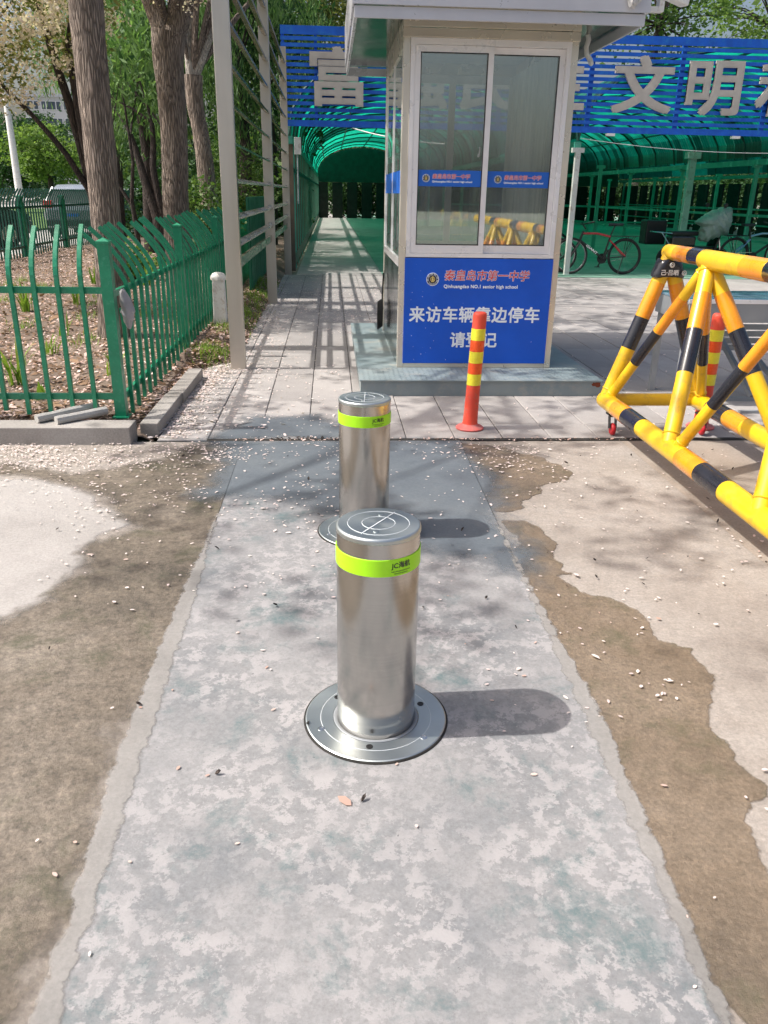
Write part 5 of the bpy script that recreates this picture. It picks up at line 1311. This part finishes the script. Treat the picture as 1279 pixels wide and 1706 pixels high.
# ------------------------------------------------------------------ cars, lamp post, buildings
def car(label, loc, rz, paint, group='cars parked beyond the railings'):
    t = thing('parked_car', label, 'car', loc, group); t.rotation_euler = (0, 0, rz); L = dict(local=True)
    # body sections along x (rear at -2.1)
    secs = [(-2.12, .45, .80, .78), (-2.05, .30, .98, .86), (-1.7, .26, 1.02, .90), (-.6, .24, 1.00, .91), (.8, .24, .98, .91), (1.5, .26, .90, .89), (2.0, .32, .80, .82), (2.12, .42, .68, .70)]
    vs = []; 
    for x, zb, zt, hw in secs:
        vs += [(x,-hw*.94,zb), (x,-hw,(zb+zt)/2), (x,-hw*.95,zt), (x,hw*.95,zt), (x,hw,(zb+zt)/2), (x,hw*.94,zb)]
    n = 6; fs = [(i*n+k, i*n+(k+1) % n, (i+1)*n+(k+1) % n, (i+1)*n+k) for i in range(len(secs)-1) for k in range(n)]+[(5,4,3,2,1,0), tuple((len(secs)-1)*n+k for k in range(n))]
    obj('body', MB().add(vs, fs), paint, t, **L, bevel=.02)
    cab = [(-2.0, .97, .80), (-1.72, 1.36, .70), (-1.3, 1.50, .66), (0, 1.53, .66), (.5, 1.45, .67), (1.25, .95, .80)]
    vs = []
    for x, z, hw in cab: vs += [(x, -hw, z), (x, hw, z)]
    for x, z, hw in cab[1:-1]: pass
    m = MB(); gl = MB()
    low = lambda x: (x, .84, .96)
    roof = cab[1:5]; vs = []
    for x, z, hw in roof: vs += [(x,-hw,z-.05), (x,-hw*.88,z), (x,hw*.88,z), (x,hw,z-.05)]
    m.add(vs, [(i*4+k, i*4+k+1, (i+1)*4+k+1, (i+1)*4+k) for i in range(3) for k in range(3)]); obj('roof', m, paint, t, True, **L)
    for s in (-1, 1):
        gl.add([(-1.95,s*.82,.985), (1.2,s*.82,.96), (.48,s*.675,1.40), (-1.3,s*.665,1.45), (-1.70,s*.70,1.32)], [(0,1,2,3,4)])
        pil = MB()
        for x in (-1.0, -.05): pil.bar((x,s*.815,.97), (x-.03,s*.665,1.46), .05, .03)
        pil.bar((-1.95,s*.80,.98), (-1.55,s*.66,1.42), .05, .05); pil.bar((1.22,s*.79,.96), (.45,s*.66,1.44), .05, .05); obj('pillar', pil, paint, t, **L)
        obj('tail_light', MB().box(-2.10, -2.0, min(s*.58, s*.84), max(s*.58, s*.84), .84, 1.06), M_taillight, t, **L, bevel=.02)
        obj('headlight', MB().box(2.0, 2.08, min(s*.52, s*.76), max(s*.52, s*.76), .62, .74), M_chrome, t, **L, bevel=.02)
        for x in (-1.35, 1.35):
            wh = obj('wheel', MB().path([(x, s*.68, .32), (x, s*.90, .32)], .32, 28), M_tyre, t, True, **L); obj('rim', MB().path([(x, s*.895, .32), (x, s*.915, .32)], .20, 16), M_chrome, wh, True, **L)
    gl.add([(-2.0,-.78,.98), (-2.0,.78,.98), (-1.68,.62,1.36), (-1.68,-.62,1.36)], [(0,1,2,3)]); gl.add([(1.24,-.78,.95), (1.24,.78,.95), (.52,.62,1.42), (.52,-.62,1.42)], [(0,1,2,3)])
    obj('window_glass', gl, M_carglass, t, **L)
    obj('number_plate', MB().box(-2.13, -2.11, -.17, .17, .62, .70), M_bluetape, t, **L); obj('bumper', MB().box(-2.19, -2.0, -.80, .80, .34, .52), M_dark, t, **L, bevel=.03)
    return t
car('silver car with red tail lights seen through the far railings left of the nearest trunk', (-7.75, 28.2, -.02), PI/2+.03, M_carwhite)
car('pale silver car partly hidden right of the nearest trunk', (-7.55, 36.5, -.02), PI/2, M_carwhite)
car('black car at the left photo edge behind the far railings', (-9.5, 21.0, -.02), PI/2-.7, M_carblack)
lp = thing('lamp_post', 'tall white lamp post at the far left edge beyond the road', 'lamp post', (-10.55, 30, 0))
obj('pole', MB().path([(-10.55,30,-.02), (-10.55,30,7)], [.13, .07], 16), M_white, lp, True); obj('foot', MB().path([(-10.55,30,-.02), (-10.55,30,.35)], .18, 12), M_grey, lp)
obj('lamp_head', MB().box(-10.65, -9.6, 29.9, 30.1, 6.95, 7.1), M_grey, lp, bevel=.03)
def block(name, label, x0, x1, y0, y1, h, floors, cols_, mt):
    t = thing(name, label, 'building', ((x0+x1)/2, (y0+y1)/2, 0), 'apartment blocks far behind the trees')
    obj('wall', MB().box(x0, x1, y0, y1, 0, h), mt, t); obj('roof', MB().box(x0-.4, x1+.4, y0-.4, y1+.4, h, h+.5), M_fascia, t)
    fh = h/floors; cw = (x1-x0)/cols_
    for f in range(floors):
        for c in range(cols_):
            xx = x0+cw*(c+.5); zz = fh*(f+.5); wd = .45 if c % 3 else .9
            w1_ = obj('window', MB().box(xx-wd, xx+wd, y0-.06, y0-.002, zz-.75, zz+.75), M_alu, t); obj('pane', MB().box(xx-wd+.1, xx+wd-.1, y0-.10, y0-.062, zz-.65, zz+.65), M_win, w1_)
block('apartment_block', 'pale apartment block with small windows seen below the blossom branches', -56.5, -47, 170, 182, 17, 6, 7, M_bldg)
block('apartment_block', 'paler distant block at the far left behind the lamp post', -96, -68, 190, 202, 9, 3, 12, M_bldg)
# hedge and far wood
def mass(name, n, x0, x1, y0, y1, z0, z1, per, sp_, size, mt, lb):
    cl = np.stack([NR.uniform(x0, x1, n), NR.uniform(y0, y1, n), z0+(z1-z0)*NR.uniform(0, 1, n)**1.2], 1)
    V = leaves(cl, per, (sp_,)*3, size, 1.4); o = npmesh(name, V, np.arange(len(V)).reshape(-1, 4), mt, kind='stuff'); o['label'] = lb
mass('hedge', 500, -.5, 18, 51.2, 52.5, .2, 2.3, 60, .28, .055, M_leafdark, 'dark hedge behind the far end of the shed')
mass('hedge', 420, 18.2, 19.5, 18, 52, .2, 2.4, 60, .28, .055, M_leafdark, 'dark hedge along the right side of the shed')
mass('far_wood', 500, -60, 40, 75, 95, 0, 6.5, 90, .9, .16, M_leafdark, 'dark mass of trees along the horizon')
mass('undergrowth', 260, -6, -1.4, 24, 31, 0, 1.8, 60, .25, .045, M_leafdark, 'dark undergrowth at the back of the garden')
print('objects', len(bpy.data.objects), 'tris', sum(len(o.data.polygons) for o in bpy.data.objects if o.type == 'MESH'))
